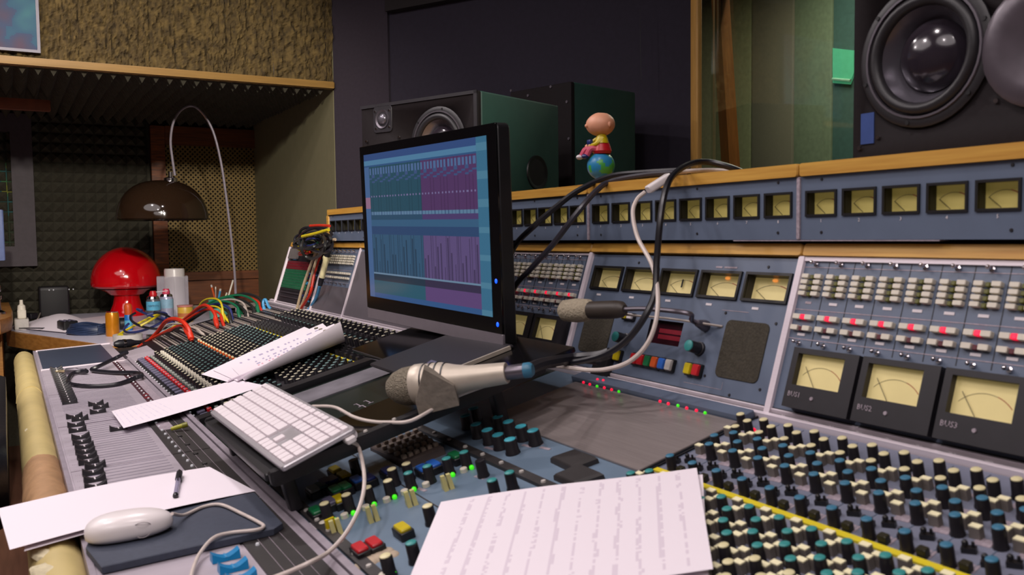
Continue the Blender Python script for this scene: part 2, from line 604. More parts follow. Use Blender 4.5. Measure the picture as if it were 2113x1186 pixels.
# cork bark: rough vertical slabs, each with its own ridges
y = -0.62
k = 0
while y < 1.48:
    w = random.uniform(.085, .15)
    y1 = min(y + w, 1.486)
    b = MB()
    nx_, nz_ = 12, 84
    for j in range(nz_ + 1):
        z = 1.99 + .78 * j / nz_
        for i in range(nx_ + 1):
            yy = y + (y1 - y) * i / nx_
            e = 1.0 if 0 < i < nx_ else 0.15
            p = Vector((yy * 20, z * 9, k * .4))
            d = (.012 * noise.noise(p) + .014 * noise.noise(p * 2.3) + .016 * noise.noise(p * 5.2) + .007 * noise.noise(p * 11) + .018) * (e * .4 + .6)
            b.v.append((-4.38 + .004 + max(d, 0), yy, z))
    for j in range(nz_):
        for i in range(nx_):
            a = j * (nx_ + 1) + i
            b.f.append((a, a + 1, a + nx_ + 2, a + nx_ + 1))
            b.m.append(0)
    obj('bark_strip', b, K['bark'], soff, smooth=False)
    y = y1
    k += 1

# foam: panels of pyramids on the recess wall and under the soffit
PIT = .0605


def foam_panel(name, nx, ny, Mp, parent):
    b = MB()
    for i in range(nx):
        for j in range(ny):
            x, yy = i * PIT, j * PIT
            h = .050 + random.uniform(-.004, .004)
            b.add([(x, yy, 0), (x + PIT, yy, 0), (x + PIT, yy + PIT, 0), (x, yy + PIT, 0), (x + PIT / 2, yy + PIT / 2, h)],
                  [(0, 1, 4), (1, 2, 4), (2, 3, 4), (3, 0, 4)])
    b.box(0, nx * PIT, 0, ny * PIT, -.02, 0)
    return obj(name, b, K['foam'], parent, Mp, smooth=False)


fw = struct('wall_foam', MB().box(NX - .1, NX - .02, -1.2, 1.5, FZ, 2.0), K['foam'])
MW = Matrix(((0, 0, 1, NX), (1, 0, 0, 0), (0, 1, 0, 0), (0, 0, 0, 1)))
yy0 = -.42
for a in range(2):
    for c in range(3):
        foam_panel('foam_panel', 9, 8, MW @ Matrix.Translation((yy0 + .20 + a * 9 * PIT - .3, .53 + c * 8 * PIT, .004 * ((a + c) % 2))), fw)
foam_panel('foam_panel', 4, 24, MW @ Matrix.Translation((yy0 - .1 + 18 * PIT, .53, 0.002)), fw)
MC_ = Matrix(((0, 1, 0, -6.0), (1, 0, 0, -.55), (0, 0, -1, 1.978), (0, 0, 0, 1)))
for a in range(3):
    for c in range(3):
        foam_panel('foam_panel', 11, 9, MC_ @ Matrix.Translation((a * 11 * PIT + .01, c * 9 * PIT, 0)), soff)
struct('trim_2', MB().bevbox(-5.1, -5.06, -.35, .23, 1.86, 1.915, .004), mat('brick_red_lath', (136, 72, 44), 0.6, 0, .15, 20))

# little control-room window on the left
wn = thing('window_1', None, None, (NX + .03, -.1, 1.5))
wn['kind'] = 'structure'
fr = MB()
fr.box(NX, NX + .07, .05, .165, 1.05, 1.96).box(NX, NX + .07, -.6, .05, 1.85, 1.96).box(NX, NX + .07, -.6, .05, 1.05, 1.17)
obj('window_frame', fr, K['wframe'], wn)
obj('pane', MB().box(NX + .012, NX + .018, -.6, .05, 1.17, 1.85), K['glass'], wn)


def paint2(u, v):
    n = noise.noise(Vector((u * 4, v * 5, 3))) + .5 * noise.noise(Vector((u * 9, v * 11, 7)))
    if n > .25:
        return (150, 140, 50)
    if n > .1:
        return (70, 120, 80)
    return (40, 96, 110) if v > .35 else (56, 62, 50)


obj('picture', MB().raster(24, 30, lambda u, v: (NX + .006, -.6 + u * .65, 1.17 + v * .5), paint2), K['paper'], wn)
b = MB()
for i in range(10):
    for j in range(3):
        b.add([(0, i * PIT, j * PIT), (0, i * PIT + PIT, j * PIT), (0, i * PIT + PIT, j * PIT + PIT), (0, i * PIT, j * PIT + PIT), (.008, i * PIT + PIT / 2, j * PIT + PIT / 2)],
              [(0, 1, 4), (1, 2, 4), (2, 3, 4), (3, 0, 4)], Matrix.Translation((NX + .002, -.58, 1.67)))
obj('foam_strip', b, K['foam'], wn, smooth=False)

# black cloth wall running diagonally behind the speakers
A0, A1 = Vector((-4.36, 1.487, 0)), Vector((-2.672, 2.4, 0))
dv = (A1 - A0)
L_ = dv.length
MWd = Matrix(((dv.x / L_, -dv.y / L_, 0, A0.x), (dv.y / L_, dv.x / L_, 0, A0.y), (0, 0, 1, 0), (0, 0, 0, 1)))
struct('wall_back_left', MB().box(0, .36, 0, .08, FZ, 2.8), K['purplewall'], M=MWd)
struct('wall_back', MB().box(.36, L_, .015, .08, FZ, 2.8), K['blackwall'], M=MWd)
struct('trim_3', MB().box(.37, L_, -.03, .014, 2.29, 2.45), mat('brown_black_beam', (34, 28, 30), .8), M=MWd)
obj('hanging_wire', MB().tube([(-2.81, 2.24, 1.82), (-2.815, 2.24, 2.1)], .0015, 5), K['cableb'], bpy.data.objects['wall_back'])
# control room window to the live room
WY = 2.4
win = thing('window_2', None, None, (-1.6, WY, .9))
win['kind'] = 'structure'
obj('window_frame', MB().bevbox(-2.676, -2.632, WY - .02, WY + .005, .6, 2.8, .003), K['vtrim'], win)
obj('sill', MB().box(-2.676, 2.2, WY - .02, WY + .5, .55, .7), K['vtrim'], win)
lf = MB()
a0, a1 = PY(1468, 0, WY + .25), PY(1489, 350, WY + .25)
c0, c1 = PY(1484, 0, WY + .25), PY(1506, 350, WY + .25)


def ext(p, q, z):
    t = (z - p.z) / (q.z - p.z)
    return p + (q - p) * t


q = [ext(a0, a1, 2.79), ext(c0, c1, 2.79), ext(c0, c1, .71), ext(a0, a1, .71)]
vs = [tuple(p) for p in q] + [tuple(p + Vector((0, .06, 0))) for p in q]
lf.add(vs, [(3, 2, 1, 0), (4, 5, 6, 7), (0, 1, 5, 4), (1, 2, 6, 5), (2, 3, 7, 6), (3, 0, 4, 7)])
obj('inner_frame', lf, K['vdark'], win)
obj('pane', MB().box(-2.6, 2.2, WY + .02, WY + .03, .7, 2.8), K['glass'], win)
# live room beyond: tall wall panels
lw = struct('wall_live_room', MB().box(-5.2, 2.2, 4.45, 4.6, FZ, 2.8), mat('grey_green_wall', (112, 116, 92), .9))
for i, (xa, xb, yy, m) in enumerate(((-4.6, PY(1550, 100, 4.02).x, 4.02, mat('olive_green_panel', (122, 124, 90), .85)),
                                     (PY(1550, 100, 4.01).x, PY(1637, 100, 4.01).x, 4.01, mat('grey_brown_panel', (104, 98, 82), .85, 0, .06, 120)),
                                     (PY(1637, 100, 4.02).x, PY(1717, 100, 4.02).x, 4.02, mat('sage_green_panel', (100, 112, 88), .85)),
                                     (PY(1717, 100, 4.03).x, -2.2, 4.03, mat('teal_grey_panel', (62, 92, 86), .7)))):
    obj('wall_panel', MB().bevbox(xa, xb, yy, yy + .1, FZ, 2.79, .006), m, lw)
pw = [PY(1718, 99, 4.01), PY(1762, 104, 4.01), PY(1766, 112, 4.01), PY(1766, 140, 4.01), PY(1752, 174, 4.01), PY(1718, 171, 4.01)]
b = MB()
b.add([tuple(p) for p in pw] + [tuple(p + Vector((0, .015, 0))) for p in pw], [tuple(range(6)), tuple(range(11, 5, -1))] + [(i, (i + 1) % 6, 6 + (i + 1) % 6, 6 + i) for i in range(6)])
obj('reflected_pane', b, mat('green_reflection', (72, 150, 116), .4, emit=.42, emit_rgb=(90, 190, 140)), lw)  # glowing shape put in for a window reflected in the glass
p1, p2 = PY(1718, 163, 4.0), PY(1755, 166, 4.0)
obj('reflected_bar', MB().tube([p1, p2], .008, 6), mat('pale_green_bar', (150, 200, 170), .4), lw)  # bar belonging to the same modelled reflection

# ================================================================== CONSOLE
con = thing('mixing_console', 'long blue-grey studio mixing console with two meter tiers filling the room', 'mixing console', (-2.2, .55, FZ))
XL, XR = -3.97, -.385
# body
b = MB()
b.box(XL + .02, XR - .02, .12, .98, .42, .752).box(XL + .35, XL + .6, .2, .9, FZ, .42).box(XR - .6, XR - .35, .2, .9, FZ, .42)
b.box(XL + .02, XR - .02, .5, .98, .752, .80)
obj('body', b, K['black'], con)
# padded armrest: a half round roll, cream vinyl with a kraft patch and torn foam
prof = []
for i in range(15):
    a = math.radians(-40 + 220 * i / 14)
    prof.append((.048 + .037 * math.cos(a), .715 + .047 * math.sin(a)))


def roll(x0, x1, n, mt, nm, seed, rs=1.0, amp=.0016):
    bb = MB()
    N = len(prof)
    for i in range(n + 1):
        x = x0 + (x1 - x0) * i / n
        for (yy, zz) in prof:
            d = amp * noise.noise(Vector((x * 18, yy * 40, zz * 40 + seed)))
            r = rs + d / .045
            bb.v.append((x, .048 + (yy - .048) * r, .715 + (zz - .715) * r))
    for i in range(n):
        for k in range(N - 1):
            a = i * N + k
            bb.f.append((a, a + 1, a + N + 1, a + N))
            bb.m.append(0)
    bb.f += [tuple(range(N)), tuple(range(n * N + N - 1, n * N - 1, -1))]
    bb.m += [0, 0]
    return obj(nm, bb, mt, con)


arm = roll(XL, XR, 90, K['vinyl'], 'armrest', 1)
arm['label'] = 'cream vinyl padded armrest'
pt = roll(-2.02, -1.55, 14, K['vinylb'], 'armrest_patch', 5, 1.05, .003)
pt['label'] = 'brown worn patch on the armrest'
roll(-3.0, -2.985, 2, K['vinyl'], 'armrest_seam', 9, 1.03)
for (px, py, s) in ((95, 1140, .03), (100, 1175, .034), (62, 850, .012), (60, 885, .014)):
    p = PZ(px, py, .755)
    bb = MB()
    bb.sphere(s, Matrix.Translation((p.x, min(max(p.y, .0), .06), .750)) @ rotz(.5), sc=(1.0, .55, .3), nu=10, nv=6)
    for i, v in enumerate(bb.v):
        bb.v[i] = tuple(Vector(v) + Vector((0, 0, .006 * noise.noise(Vector(v) * 90))))
    obj('torn_foam', bb, K['foamc'], con)

# ---- fader deck
obj('fader_deck', MB().box(XL, XR, 0, .275, -.02, 0, MF_), K['fader'], con)
K['edge'] = mat('lilac_grey_edge', (158, 148, 158), .4)
obj('deck_edge', MB().box(XL, XR, -.006, .002, -.03, .003, MF_), K['edge'], con)
obj('blank_panel', MB().bevbox(XL + .02, -3.37, .01, .24, 0, .003, .001, MF_), mat('blue_black_blank', (66, 74, 92), .3, 0, .05, 12), con)
for x in (XL + .012, -3.36):
    obj('panel_trim', MB().box(x - .004, x + .004, .004, .275, 0, .005, MF_), K['rail'], con)
for (a, c) in ((-3.352, -2.80), (-2.79, -2.30), (-2.292, -1.84), (-1.835, -1.44), (-1.435, -.9), (-.895, XR)):
    o = obj('fader_plate', MB().box(a, c, .006, .245 if a < -2.3 else (.185), 0, .0022, MF_), K['fader'], con)
# engraved fader slots, too fine to pick apart
b = MB()
x = -3.34
while x < -1.3:
    b.box(x - .0006, x + .0006, .028, .20 if x < -2.3 else .175, .0022, .0026, MF_)
    x += .0226
o = obj('fader_slots', b, K['slate'], con)
o['kind'] = 'stuff'
b = MB()
x = -3.34
while x < -1.2:
    for j in range(4):
        b.box(x - .004, x + .004, .012 + j * .003, .0128 + j * .003, .0022, .0025, MF_)
    x += .0452
o = obj('fader_scale_print', b, K['pinkw'], con)
o['kind'] = 'stuff'
b1, b2, b3 = MB(), MB(), MB()
b1.box(-3.352, -2.3, .225, .242, .0022, .0034, MF_)
b3.box(-3.352, -2.3, .243, .266, .0022, .0030, MF_)
b2.box(-3.352, -2.3, .267, .275, .0022, .0034, MF_)
obj('button_strip', b1, K['maroon'], con)
obj('script_strip', b3, K['pinkw'], con)['label'] = 'pale script strip with red scribbles'
obj('button_strip', b2, K['maroon'], con)
for (a, c) in ((-2.285, -1.84), (-1.835, -1.44), (-1.435, XR)):
    obj('button_strip', MB().box(a, c, .19, .268, .0, .0034, MF_), K['dkpanel'], con)
for i in range(0, 23):
    x = -3.33 + i * .0452
    obj('deck_lamp', MB().lathe([(.0028, .0034), (.0022, .0062)], 8, at(MF_, x, .234)), K['ledw'], con)
for i in range(0, 24):
    x = -2.26 + i * .0452
    obj('deck_lamp', MB().lathe([(.003, .0034), (.0024, .0064)], 8, at(MF_, x, .205)), K['ledw'], con)
    if i % 2 == 0:
        obj('deck_button', MB().rr(.012, .009, .002, .0034, .007, .001, at(MF_, x, .228)), K['dkpanel'], con)
for s in (.21, .226, .244):
    b = MB()
    b.box(-2.28, XR, s, s + .0006, .0034, .0037, MF_)
    obj('panel_line', b, K['pinkw'], con)
# scribble and label on the script strip
b = MB()
for (px, py) in ((296, 815), (300, 812), (303, 818), (299, 820)):
    x, s = pxl(MF_, px, py, .003)
    b.tube([at(MF_, x, s, .0032).translation, at(MF_, x + .02, s + .006, .0032).translation, at(MF_, x + .01, s - .004, .0032).translation], .0009, 5)
obj('scribble', b, K['red'], con)
x, s = pxl(MF_, 340, 878, .003)
obj('name_tape', MB().box(x - .05, x + .05, s - .016, s + .014, .0034, .0042, MF_), K['pinkw'], con)
# fader caps: saddle shaped pairs of wings with a white centre line


def fader_cap_mesh(mt, ln):
    b = MB()
    n = 8
    W, H = .036, .0125
    vs = []
    for sx in (-1, 1):
        for i in range(n + 1):
            t = -1 + 2 * i / n
            z = .0045 + (H - .0045) * (abs(t) ** 1.6)
            vs.append((sx * .0078 * (1 - .08 * abs(t)), t * W / 2, z))
            vs.append((sx * .0092, t * W / 2 * 1.03, 0))
    o = 2 * (n + 1)
    fs = []
    for i in range(n):
        a = 2 * i
        fs.append((a, a + 2, o + a + 2, o + a))
        fs.append((a + 1, a + 3, a + 2, a))
        fs.append((o + a, o + a + 2, o + a + 3, o + a + 1))
    fs.append((1, 0, o, o + 1))
    fs.append((2 * n, 2 * n + 1, o + 2 * n + 1, o + 2 * n))
    b.add(vs, fs)
    b.box(-.0080, .0080, -.0012, .0012, .0046, .0056, m=1)
    return b.mesh('fader_cap', [mt, ln])


fcap = fader_cap_mesh(K['black2'], K['white'])
fcapb = fader_cap_mesh(mat('bright_blue_fader', (24, 132, 190), .35), K['cs_lblue'])
caps = []
for i in range(17):
    caps.append((-3.335 + i * .0452, .049))
for (px, py) in ((198, 833), (208, 839), (202, 849), (153.5, 859), (165, 864), (157, 876), (160, 887), (244.5, 884),
                 (166.4, 901), (169, 911), (174, 921), (176, 931), (179.7, 941), (183, 952), (196.5, 961), (192, 974), (195.6, 988), (198, 1003)):
    caps.append(pxl(MF_, px, py, .006))
for (x, s) in caps:
    obj('fader_cap', fcap, None, con, at(MF_, x, s, .0026))
for (px, py) in ((465, 1148), (481, 1170), (498, 1192)):
    x, s = pxl(MF_, px, py, .006)
    o = obj('fader_cap', fcapb, None, con, at(MF_, x, s, .0026))
    o['label'] = 'bright blue fader cap'
# ---- rail between the fader deck and the module field
obj('front_rail', MB().box(XL + .6, XR, -.012, .0, -.012, .006, ME_).box(XL + .6, XR, .002, .012, -.012, .010, ME_), K['edge'], con)
obj('rail_groove', MB().box(XL + .6, XR, .0, .002, -.012, .002, ME_), K['black2'], con)

# ---- module field
J0, L0, D0, G0, R0 = -3.80, -3.30, -2.10, -1.50, -.94
obj('jackfield_panel', MB().box(J0, L0, .10, .63, -.03, 0, ME_), K['black'], con)
obj('channel_panel', MB().box(L0, D0 - .012, .012, .63, -.03, 0, ME_), K['black2'], con)
obj('channel_panel_corner', MB().box(J0 + .2, L0, .012, .10, -.03, .0, ME_), K['fader'], con)
obj('divider_bar', MB().box(D0 - .012, D0 + .03, .012, .64, -.03, .016, ME_), K['black'], con)
obj('monitor_panel', MB().box(D0 + .03, G0, .012, .63, -.03, 0, ME_), mat('dark_green_panel', (34, 44, 40), .25, 0, .15, 12), con)
obj('script_panel', MB().box(-2.045, -1.93, .05, .62, 0, .003, ME_), mat('worn_grey_script_strip', (128, 124, 132), .5, 0, .2, 18), con)
obj('master_panel', MB().box(G0, R0 - .004, .012, .63, -.03, 0, ME_), K['panel_c'], con)
obj('channel_panel', MB().box(R0, XR, .012, .63, -.03, 0, ME_), K['panel_e'], con)
obj('rear_rail', MB().box(J0, XR, .632, .640, -.02, .008, ME_), K['rail'], con)
obj('rear_rail', MB().box(J0, XR, .645, .655, -.02, .012, ME_), K['rail'], con)
obj('rail_groove', MB().box(J0, XR, .640, .645, -.02, .0, ME_), K['black2'], con)
for x in (R0 - .003, R0 - .010, -.004 + XR):
    obj('module_seam', MB().box(x - .0012, x + .0012, .012, .632, -.004, .0025, ME_), K['black'], con)
# yellow tape right across
obj('marking_tape', MB().box(R0 + .002, XR, .419, .428, 0, .0030, ME_), K['tape'], con)['label'] = 'strip of yellow tape along the modules'
obj('marking_tape', MB().box(L0 + .1, D0 - .014, .4215, .4275, 0, .006, ME_), K['tape'], con)


def knob_meshes(r, h, capm, name, body=None):
    b = MB().lathe([(r * 1.14, 0), (r * 1.12, h * .12), (r, h * .2), (r * .94, h * .96), (r * .88, h)], 12)
    b.box(-r * .07, r * .07, r * .3, r * 1.0, h * .2, h * 1.003)
    c = MB().lathe([(r * .86, h), (r * .84, h * 1.04), (r * .7, h * 1.07)], 12)
    return b.mesh('knob', body or K['knob']), c.mesh('cap', capm)


KN = {n: knob_meshes(.0070, .0225, K[n], n) for n in ('cream', 'blue', 'teal', 'dteal')}
KT = {n: knob_meshes(.0086, .027, K[n], n) for n in ('cream', 'teal')}
KB = knob_meshes(.0112, .024, K['tealb'], 'big')


def put_knob(pair, M, rot=None):
    M = M @ rotz(random.uniform(-2, 2) if rot is None else rot)
    o = obj('knob', pair[0], None, con, M)
    obj('cap', pair[1], None, o, M)


def btn_mesh(name, w, d, h, mt, skirt=None):
    b = MB()
    if skirt:
        b.box(-w / 2, w / 2, -d / 2, d / 2, 0, h * .55, m=1)
        b.rr(w * .94, d * .94, min(w, d) * .18, h * .55, h, min(w, d) * .1)
        return b.mesh(name, [mt, skirt])
    b.rr(w, d, min(w, d) * .18, 0, h, min(w, d) * .1)
    return b.mesh(name, mt)


tanskirt = mat('tan_button_skirt', (122, 114, 108), .5)
EB = MB().box(-.0060, .0060, -.0041, .0041, 0, .0128, m=1, taper=.0002).box(-.0057, .0057, -.0038, .0038, .0128, .0142).mesh('push_button', [mat('bright_cream_cap', (250, 242, 200), .45, 0, .03), tanskirt], False)
TG = MB().box(-.007, .007, -.004, .004, 0, .006).sphere(.0034, Matrix.Translation((-.003, 0, .010)), nu=8, nv=6).lathe([(.002, .005), (.0016, .011)], 6, Matrix.Translation((.004, .001, 0))).mesh('toggle', K['black'])
DK = btn_mesh('dark_button', .011, .009, .010, mat('olive_black', (44, 42, 26), .4))
LBL = MB().box(-.009, .009, -.007, .007, 0, .0006).mesh('print_patch', K['pinkw'])
PITCH = .0452
for k in range(12):
    X0 = R0 + PITCH * k
    if X0 > -.42:
        break
    for ph, s, c in ((.15, .590, 'cream'), (.75, .576, 'cream'), (.73, .553, 'cream'), (.04, .535, 'blue'), (.65, .515, 'blue'), (.0, .490, 'blue'), (.57, .435, 'blue'),
                     (.85, .387, 'teal'), (.47, .369, 'teal'), (.82, .347, 'teal'), (.35, .329, 'teal'), (.71, .308, 'cream'), (.33, .287, 'cream'), (.72, .266, 'cream'), (.34, .245, 'teal'), (.7, .222, 'teal')):
        if X0 + ph * PITCH > R0 + .004:
            put_knob(KN[c], at(ME_, X0 + ph * PITCH, s))
    for ph, s, two in ((.11, .556, 1), (.99, .511, 1), (.39, .495, 0), (.40, .392, 1), (.91, .360, 1), (.38, .350, 1), (.86, .321, 1), (.33, .309, 1), (.0, .405, 0), (.84, .28, 1), (.3, .268, 1)):
        for t in range(2 if two else 1):
            xx = X0 + ph * PITCH + (t - .5) * .0074 * two
            if xx > R0 + .006:
                obj('push_button', EB, None, con, at(ME_, xx, s + (t - .5) * .0094 * two))
    for ph, s in ((.59, .467), (.2, .455)):
        obj('toggle', TG, None, con, at(ME_, X0 + ph * PITCH, s) @ rotz(.4))
    obj('dark_button', DK, None, con, at(ME_, X0 + .95 * PITCH, .424 + .012))
    for ph, s in ((.9, .442), (.4, .575), (.5, .533), (.62, .49)):
        obj('print_patch', LBL, None, con, at(ME_, X0 + ph * PITCH, s) @ rotz(.1))
    obj('module_seam', MB().box(X0 - .0006, X0 + .0006, .02, .625, 0, .0006, ME_), K['panel'], con)
p = at(ME_, R0 + PITCH * .77, .585, 0)
obj('red_lamp', MB().lathe([(.003, .0), (.003, .006), (.0015, .008)], 8, p), K['ledr'], con)

# ---- left channel block: rows of small controls, about 29 channels
NCH = 26
SMALL = {}


def small(name, key, build):
    SMALL[name] = build().mesh(name, K[key] if isinstance(key, str) else key)
    return SMALL[name]


mb_white = lambda: MB().lathe([(.0062, 0), (.0055, .013), (.005, .0145)], 8)
rowdefs = []     # (name, s, phase, kind, colour key)
for s, ph in ((.090, .5), (.125, .2), (.138, .7), (.150, .25), (.164, .75), (.180, .3), (.192, .8), (.206, .25), (.222, .6), (.255, .3), (.268, .8), (.283, .3), (.297, .8), (.312, .3), (.326, .8), (.340, .25), (.354, .75), (.368, .3), (.382, .8), (.396, .3), (.41, .7)):
    col = 'cream' if (.085 < s < .13 or .24 < s < .34) else ('dteal' if s < .24 else 'teal')
    rowdefs.append((s, ph, 'k', col))
for s, ph in ((.53, .4), (.571, .1), (.595, .3), (.612, .6)):
    rowdefs.append((s, ph, 'k', 'cream' if s > .55 else 'dteal'))
K['lc'] = mat('small_pale_cap', (204, 198, 172), .4)
K['lt'] = mat('small_grey_teal_cap', (116, 148, 146), .4)
K['ld'] = mat('small_dark_teal_cap', (92, 124, 122), .4)
LK = {'cream': 'lc', 'teal': 'lt', 'dteal': 'ld'}
KS = {n: knob_meshes(.0064, .0165, K[LK[n]], n) for n in ('cream', 'teal', 'dteal')}
KSJ = {}
for n in KS:
    KSJ[n] = MB().lathe([(.0073, 0), (.0066, .004), (.006, .0158), (.0052, .017)], 8)
GB = btn_mesh('channel_button', .030, .013, .008, K['slate'], K['black'])
RB = MB().rr(.017, .012, .002, 0, .009, .002).mesh('red_button', K['red'])
RBD = MB().lathe([(.0035, .009), (.003, .0105)], 6).mesh('button_lamp', K['pinkw'])
GB = MB().box(-.0095, .0095, -.0105, .0105, 0, .004, m=1).rr(.018, .019, .003, .004, .0085, .001).mesh('channel_button', [K['slate'], K['black']])
PB = MB().rr(.014, .009, .002, 0, .007, .001).mesh('pale_button', K['clear'])
TW = MB().box(-.003, .003, -.004, .004, 0, .012).mesh('toggle_switch', K['creamw'])
DOT = MB().lathe([(.003, 0), (.0026, .0025)], 8).mesh('channel_lamp', K['ledw'])
OB = MB().box(-.008, .008, -.004, .004, 0, .010, m=1).box(-.005, .005, -.003, .003, .010, .014).mesh('orange_button', [K['cream'], K['orange']])
TK = MB().lathe([(.0066, 0), (.0060, .027)], 10).box(-.0014, .0014, .0052, .0066, .002, .0275, m=1).lathe([(.0056, .027), (.005, .0285)], 10, m=1).mesh('tall_knob', [K['knob'], mat('dull_silver_cap', (160, 152, 132), .45, .2)])
BLK = MB().box(-.011, .011, -.006, .006, 0, .016, taper=.001).mesh('dark_switch', K['black'])
cut = {}
stuff = {}
for k in range(NCH):
    X0 = L0 + .004 + PITCH * k
    near = X0 > -2.24
    X1 = X0 + PITCH
    if X1 > D0 - .01:
        break
    for nm, me, s, ph, h in (('channel_lamp', DOT, .018, .4, 0), ('channel_button', GB, .036, .5, 0), ('red_button', RB, .0555, .5, 0),
                             ('pale_button', PB, .073, .5, 0), ('toggle_switch', TW, .109, .35, 0), ('toggle_switch', TW, .112, .75, 0), ('orange_button', OB, .2385, .5, 0)):
        if nm == 'orange_button' and X0 > -2.6:
            continue
        o = obj(nm, me, None, con, at(ME_, X0 + ph * PITCH, s, h))
        if nm == 'red_button':
            obj('button_lamp', RBD, None, o, at(ME_, X0 + ph * PITCH, s - .002, h))
    for s, ph, kd, col in rowdefs:
        M = at(ME_, X0 + ph * PITCH, s)
        if near or (s > .56 and X0 > -2.36):
            put_knob(KS[col], M)
        else:
            st = stuff.setdefault(col, MB())
            st.lathe([(.0073, 0), (.0066, .004), (.006, .0150)], 7, M, 0, cap=False)
            st.lathe([(.0046, .0150), (.004, .0166)], 7, M, 1)
    if X0 > -2.75:
        obj('tall_knob', TK, None, con, at(ME_, X0 + .5 * PITCH, .5))
    for s, ph in ((.438, .25), (.45, .75), (.462, .3), (.474, .8), (.545, .6), (.555, .2)):
        st = stuff.setdefault('sw', MB())
        st.box(-.010, .010, -.005, .005, 0, .015, at(ME_, X0 + ph * PITCH, s), 0, taper=.002)
    obj('channel_lamp', DOT, None, con, at(ME_, X0 + .5 * PITCH, .6255))
    st = stuff.setdefault('ticks', MB())
    for s in (.13, .17, .2, .26, .3, .35, .40, .52):
        st.box(-.006, .006, -.0008, .0008, 0, .0005, at(ME_, X0 + .5 * PITCH, s))
for col, st in stuff.items():
    o = obj({'sw': 'switch_rows', 'ticks': 'printed_ticks'}.get(col, 'far_knob_rows'), st, [K['black2'], K['black2']] if col == 'sw' else ([K['pinkw']] if col == 'ticks' else [K['knob'], K[LK[col]]]), con)
    o['kind'] = 'stuff'
obj('lamp_strip', MB().box(L0, D0 - .014, .620, .631, 0, .001, ME_), K['deep'], con)
# ---- jack strips
for s in (.135, .175, .215, .255, .306, .340, .375, .405, .434, .475, .522, .57, .61):
    x0 = J0 + .03 + (.14 - s * .6 if s < .3 else 0) + random.uniform(0, .02)
    obj('label_strip', MB().box(max(x0, J0 + .01), L0 + (.10 if .3 < s < .62 else -.01), s - .0035, s + .0035, 0, .002, ME_).box(max(x0, J0 + .01), L0 + (.06 if s > .3 else -.03), s + .008, s + .0115, 0, .002, ME_), K['cs_grey'] if s < .6 else K['pinkw'], con)
b = MB()
for s in (.15, .19, .23, .275, .325, .36, .39, .42, .455, .50, .547, .59):
    for i in range(20):
        x = J0 + .03 + i * .0235
        if s < .3 and x < J0 + .2 - s * .4:
            continue
        b.lathe([(.0055, 0), (.0055, .0015), (.003, .0018)], 8, at(ME_, x, s))
        b.box(-.004, .004, .007, .0095, 0, .0008, at(ME_, x, s), 1)
o = obj('jack_rows', b, [K['black2'], K['pinkw']], con)
o['kind'] = 'stuff'

# ---- master section, piece by piece
def em(px, py, h=0.0, rot=0.0):
    x, s = pxl(ME_, px, py, h)
    return at(ME_, x, s) @ rotz(rot)


brushed = mat('brushed_grey_plate', (150, 140, 138), 0.33, .25, .10, 7, 0, stretch=(1.5, 50, 50))
obj('brushed_plate', MB().bevbox(-1.385, R0 - .012, .405, .600, 0, .004, .001, ME_), brushed, con)
obj('lamp_ledge', MB().bevbox(-1.40, R0 - .006, .602, .630, 0, .012, .001, ME_), K['panel'], con)
for i, (px, py, m) in enumerate(((1204, 789, 'ledr'), (1217, 793, 'ledr'), (1232, 797, 'ledg'), (1247, 800, 'ledr'), (1262, 804, 'ledr'), (1277, 808, 'ledg'),
                                 (1233, 783, 'ledr'), (1245, 785, 'ledr'), (1362, 828, 'ledr'), (1379, 833, 'ledr'), (1399, 837, 'ledg'), (1417, 842, 'ledr'), (1437, 847, 'ledr'), (1455, 852, 'ledg'))):
    x, s = pxl(ME_, px, py, .012)
    obj('indicator_led', MB().sphere(.0027, at(ME_, x, s, .0123), nu=8, nv=6), K[m], con)
for (px, py) in ((1027, 860), (1048.5, 870), (1074.5, 879.5), (1099.5, 888), (982, 875), (1005, 887), (1027, 897), (1052, 906.5), (977, 842), (960, 857)):
    put_knob(KB, em(px, py, .024))
# dark screw bars
for (a, s, c, n) in ((-1.50, .302, R0 - .02, 9), (-1.49, .026, R0 - .02, 10)):
    obj('screw_bar', MB().bevbox(a, c, s - .008, s + .008, 0, .006, .001, ME_), K['dkpanel'], con)
    for i in range(n):
        obj('screw', MB().lathe([(.0042, .006), (.0036, .0085)], 8, at(ME_, a + .03 + i * (c - a - .05) / (n - 1), s)), K['ltgrey'], con)
# square rubber pads
for corners in (((1138, 942), (1185, 926), (1229, 942), (1178, 961)), ((1145, 977), (1196, 956), (1241, 975), (1185, 994))):
    pts = [pxl(ME_, px, py, .010) for px, py in corners]
    b = MB().loft([(p[0], p[1]) for p in pts][::-1], [(0, .004), (.007, .003), (.0105, -.002)], ME_)
    obj('rubber_pad', b, K['dkpanel'], con)
for (px, py) in ((1110, 915), (1150, 908), (1125, 925), (1165, 914), (1088, 920), (1010, 925), (870, 1010), (990, 985)):
    obj('print_patch', MB().box(-.012, .012, -.003, .003, 0, .0006).mesh('print_patch', K['pinkw']), None, con, em(px, py, 0, .15))
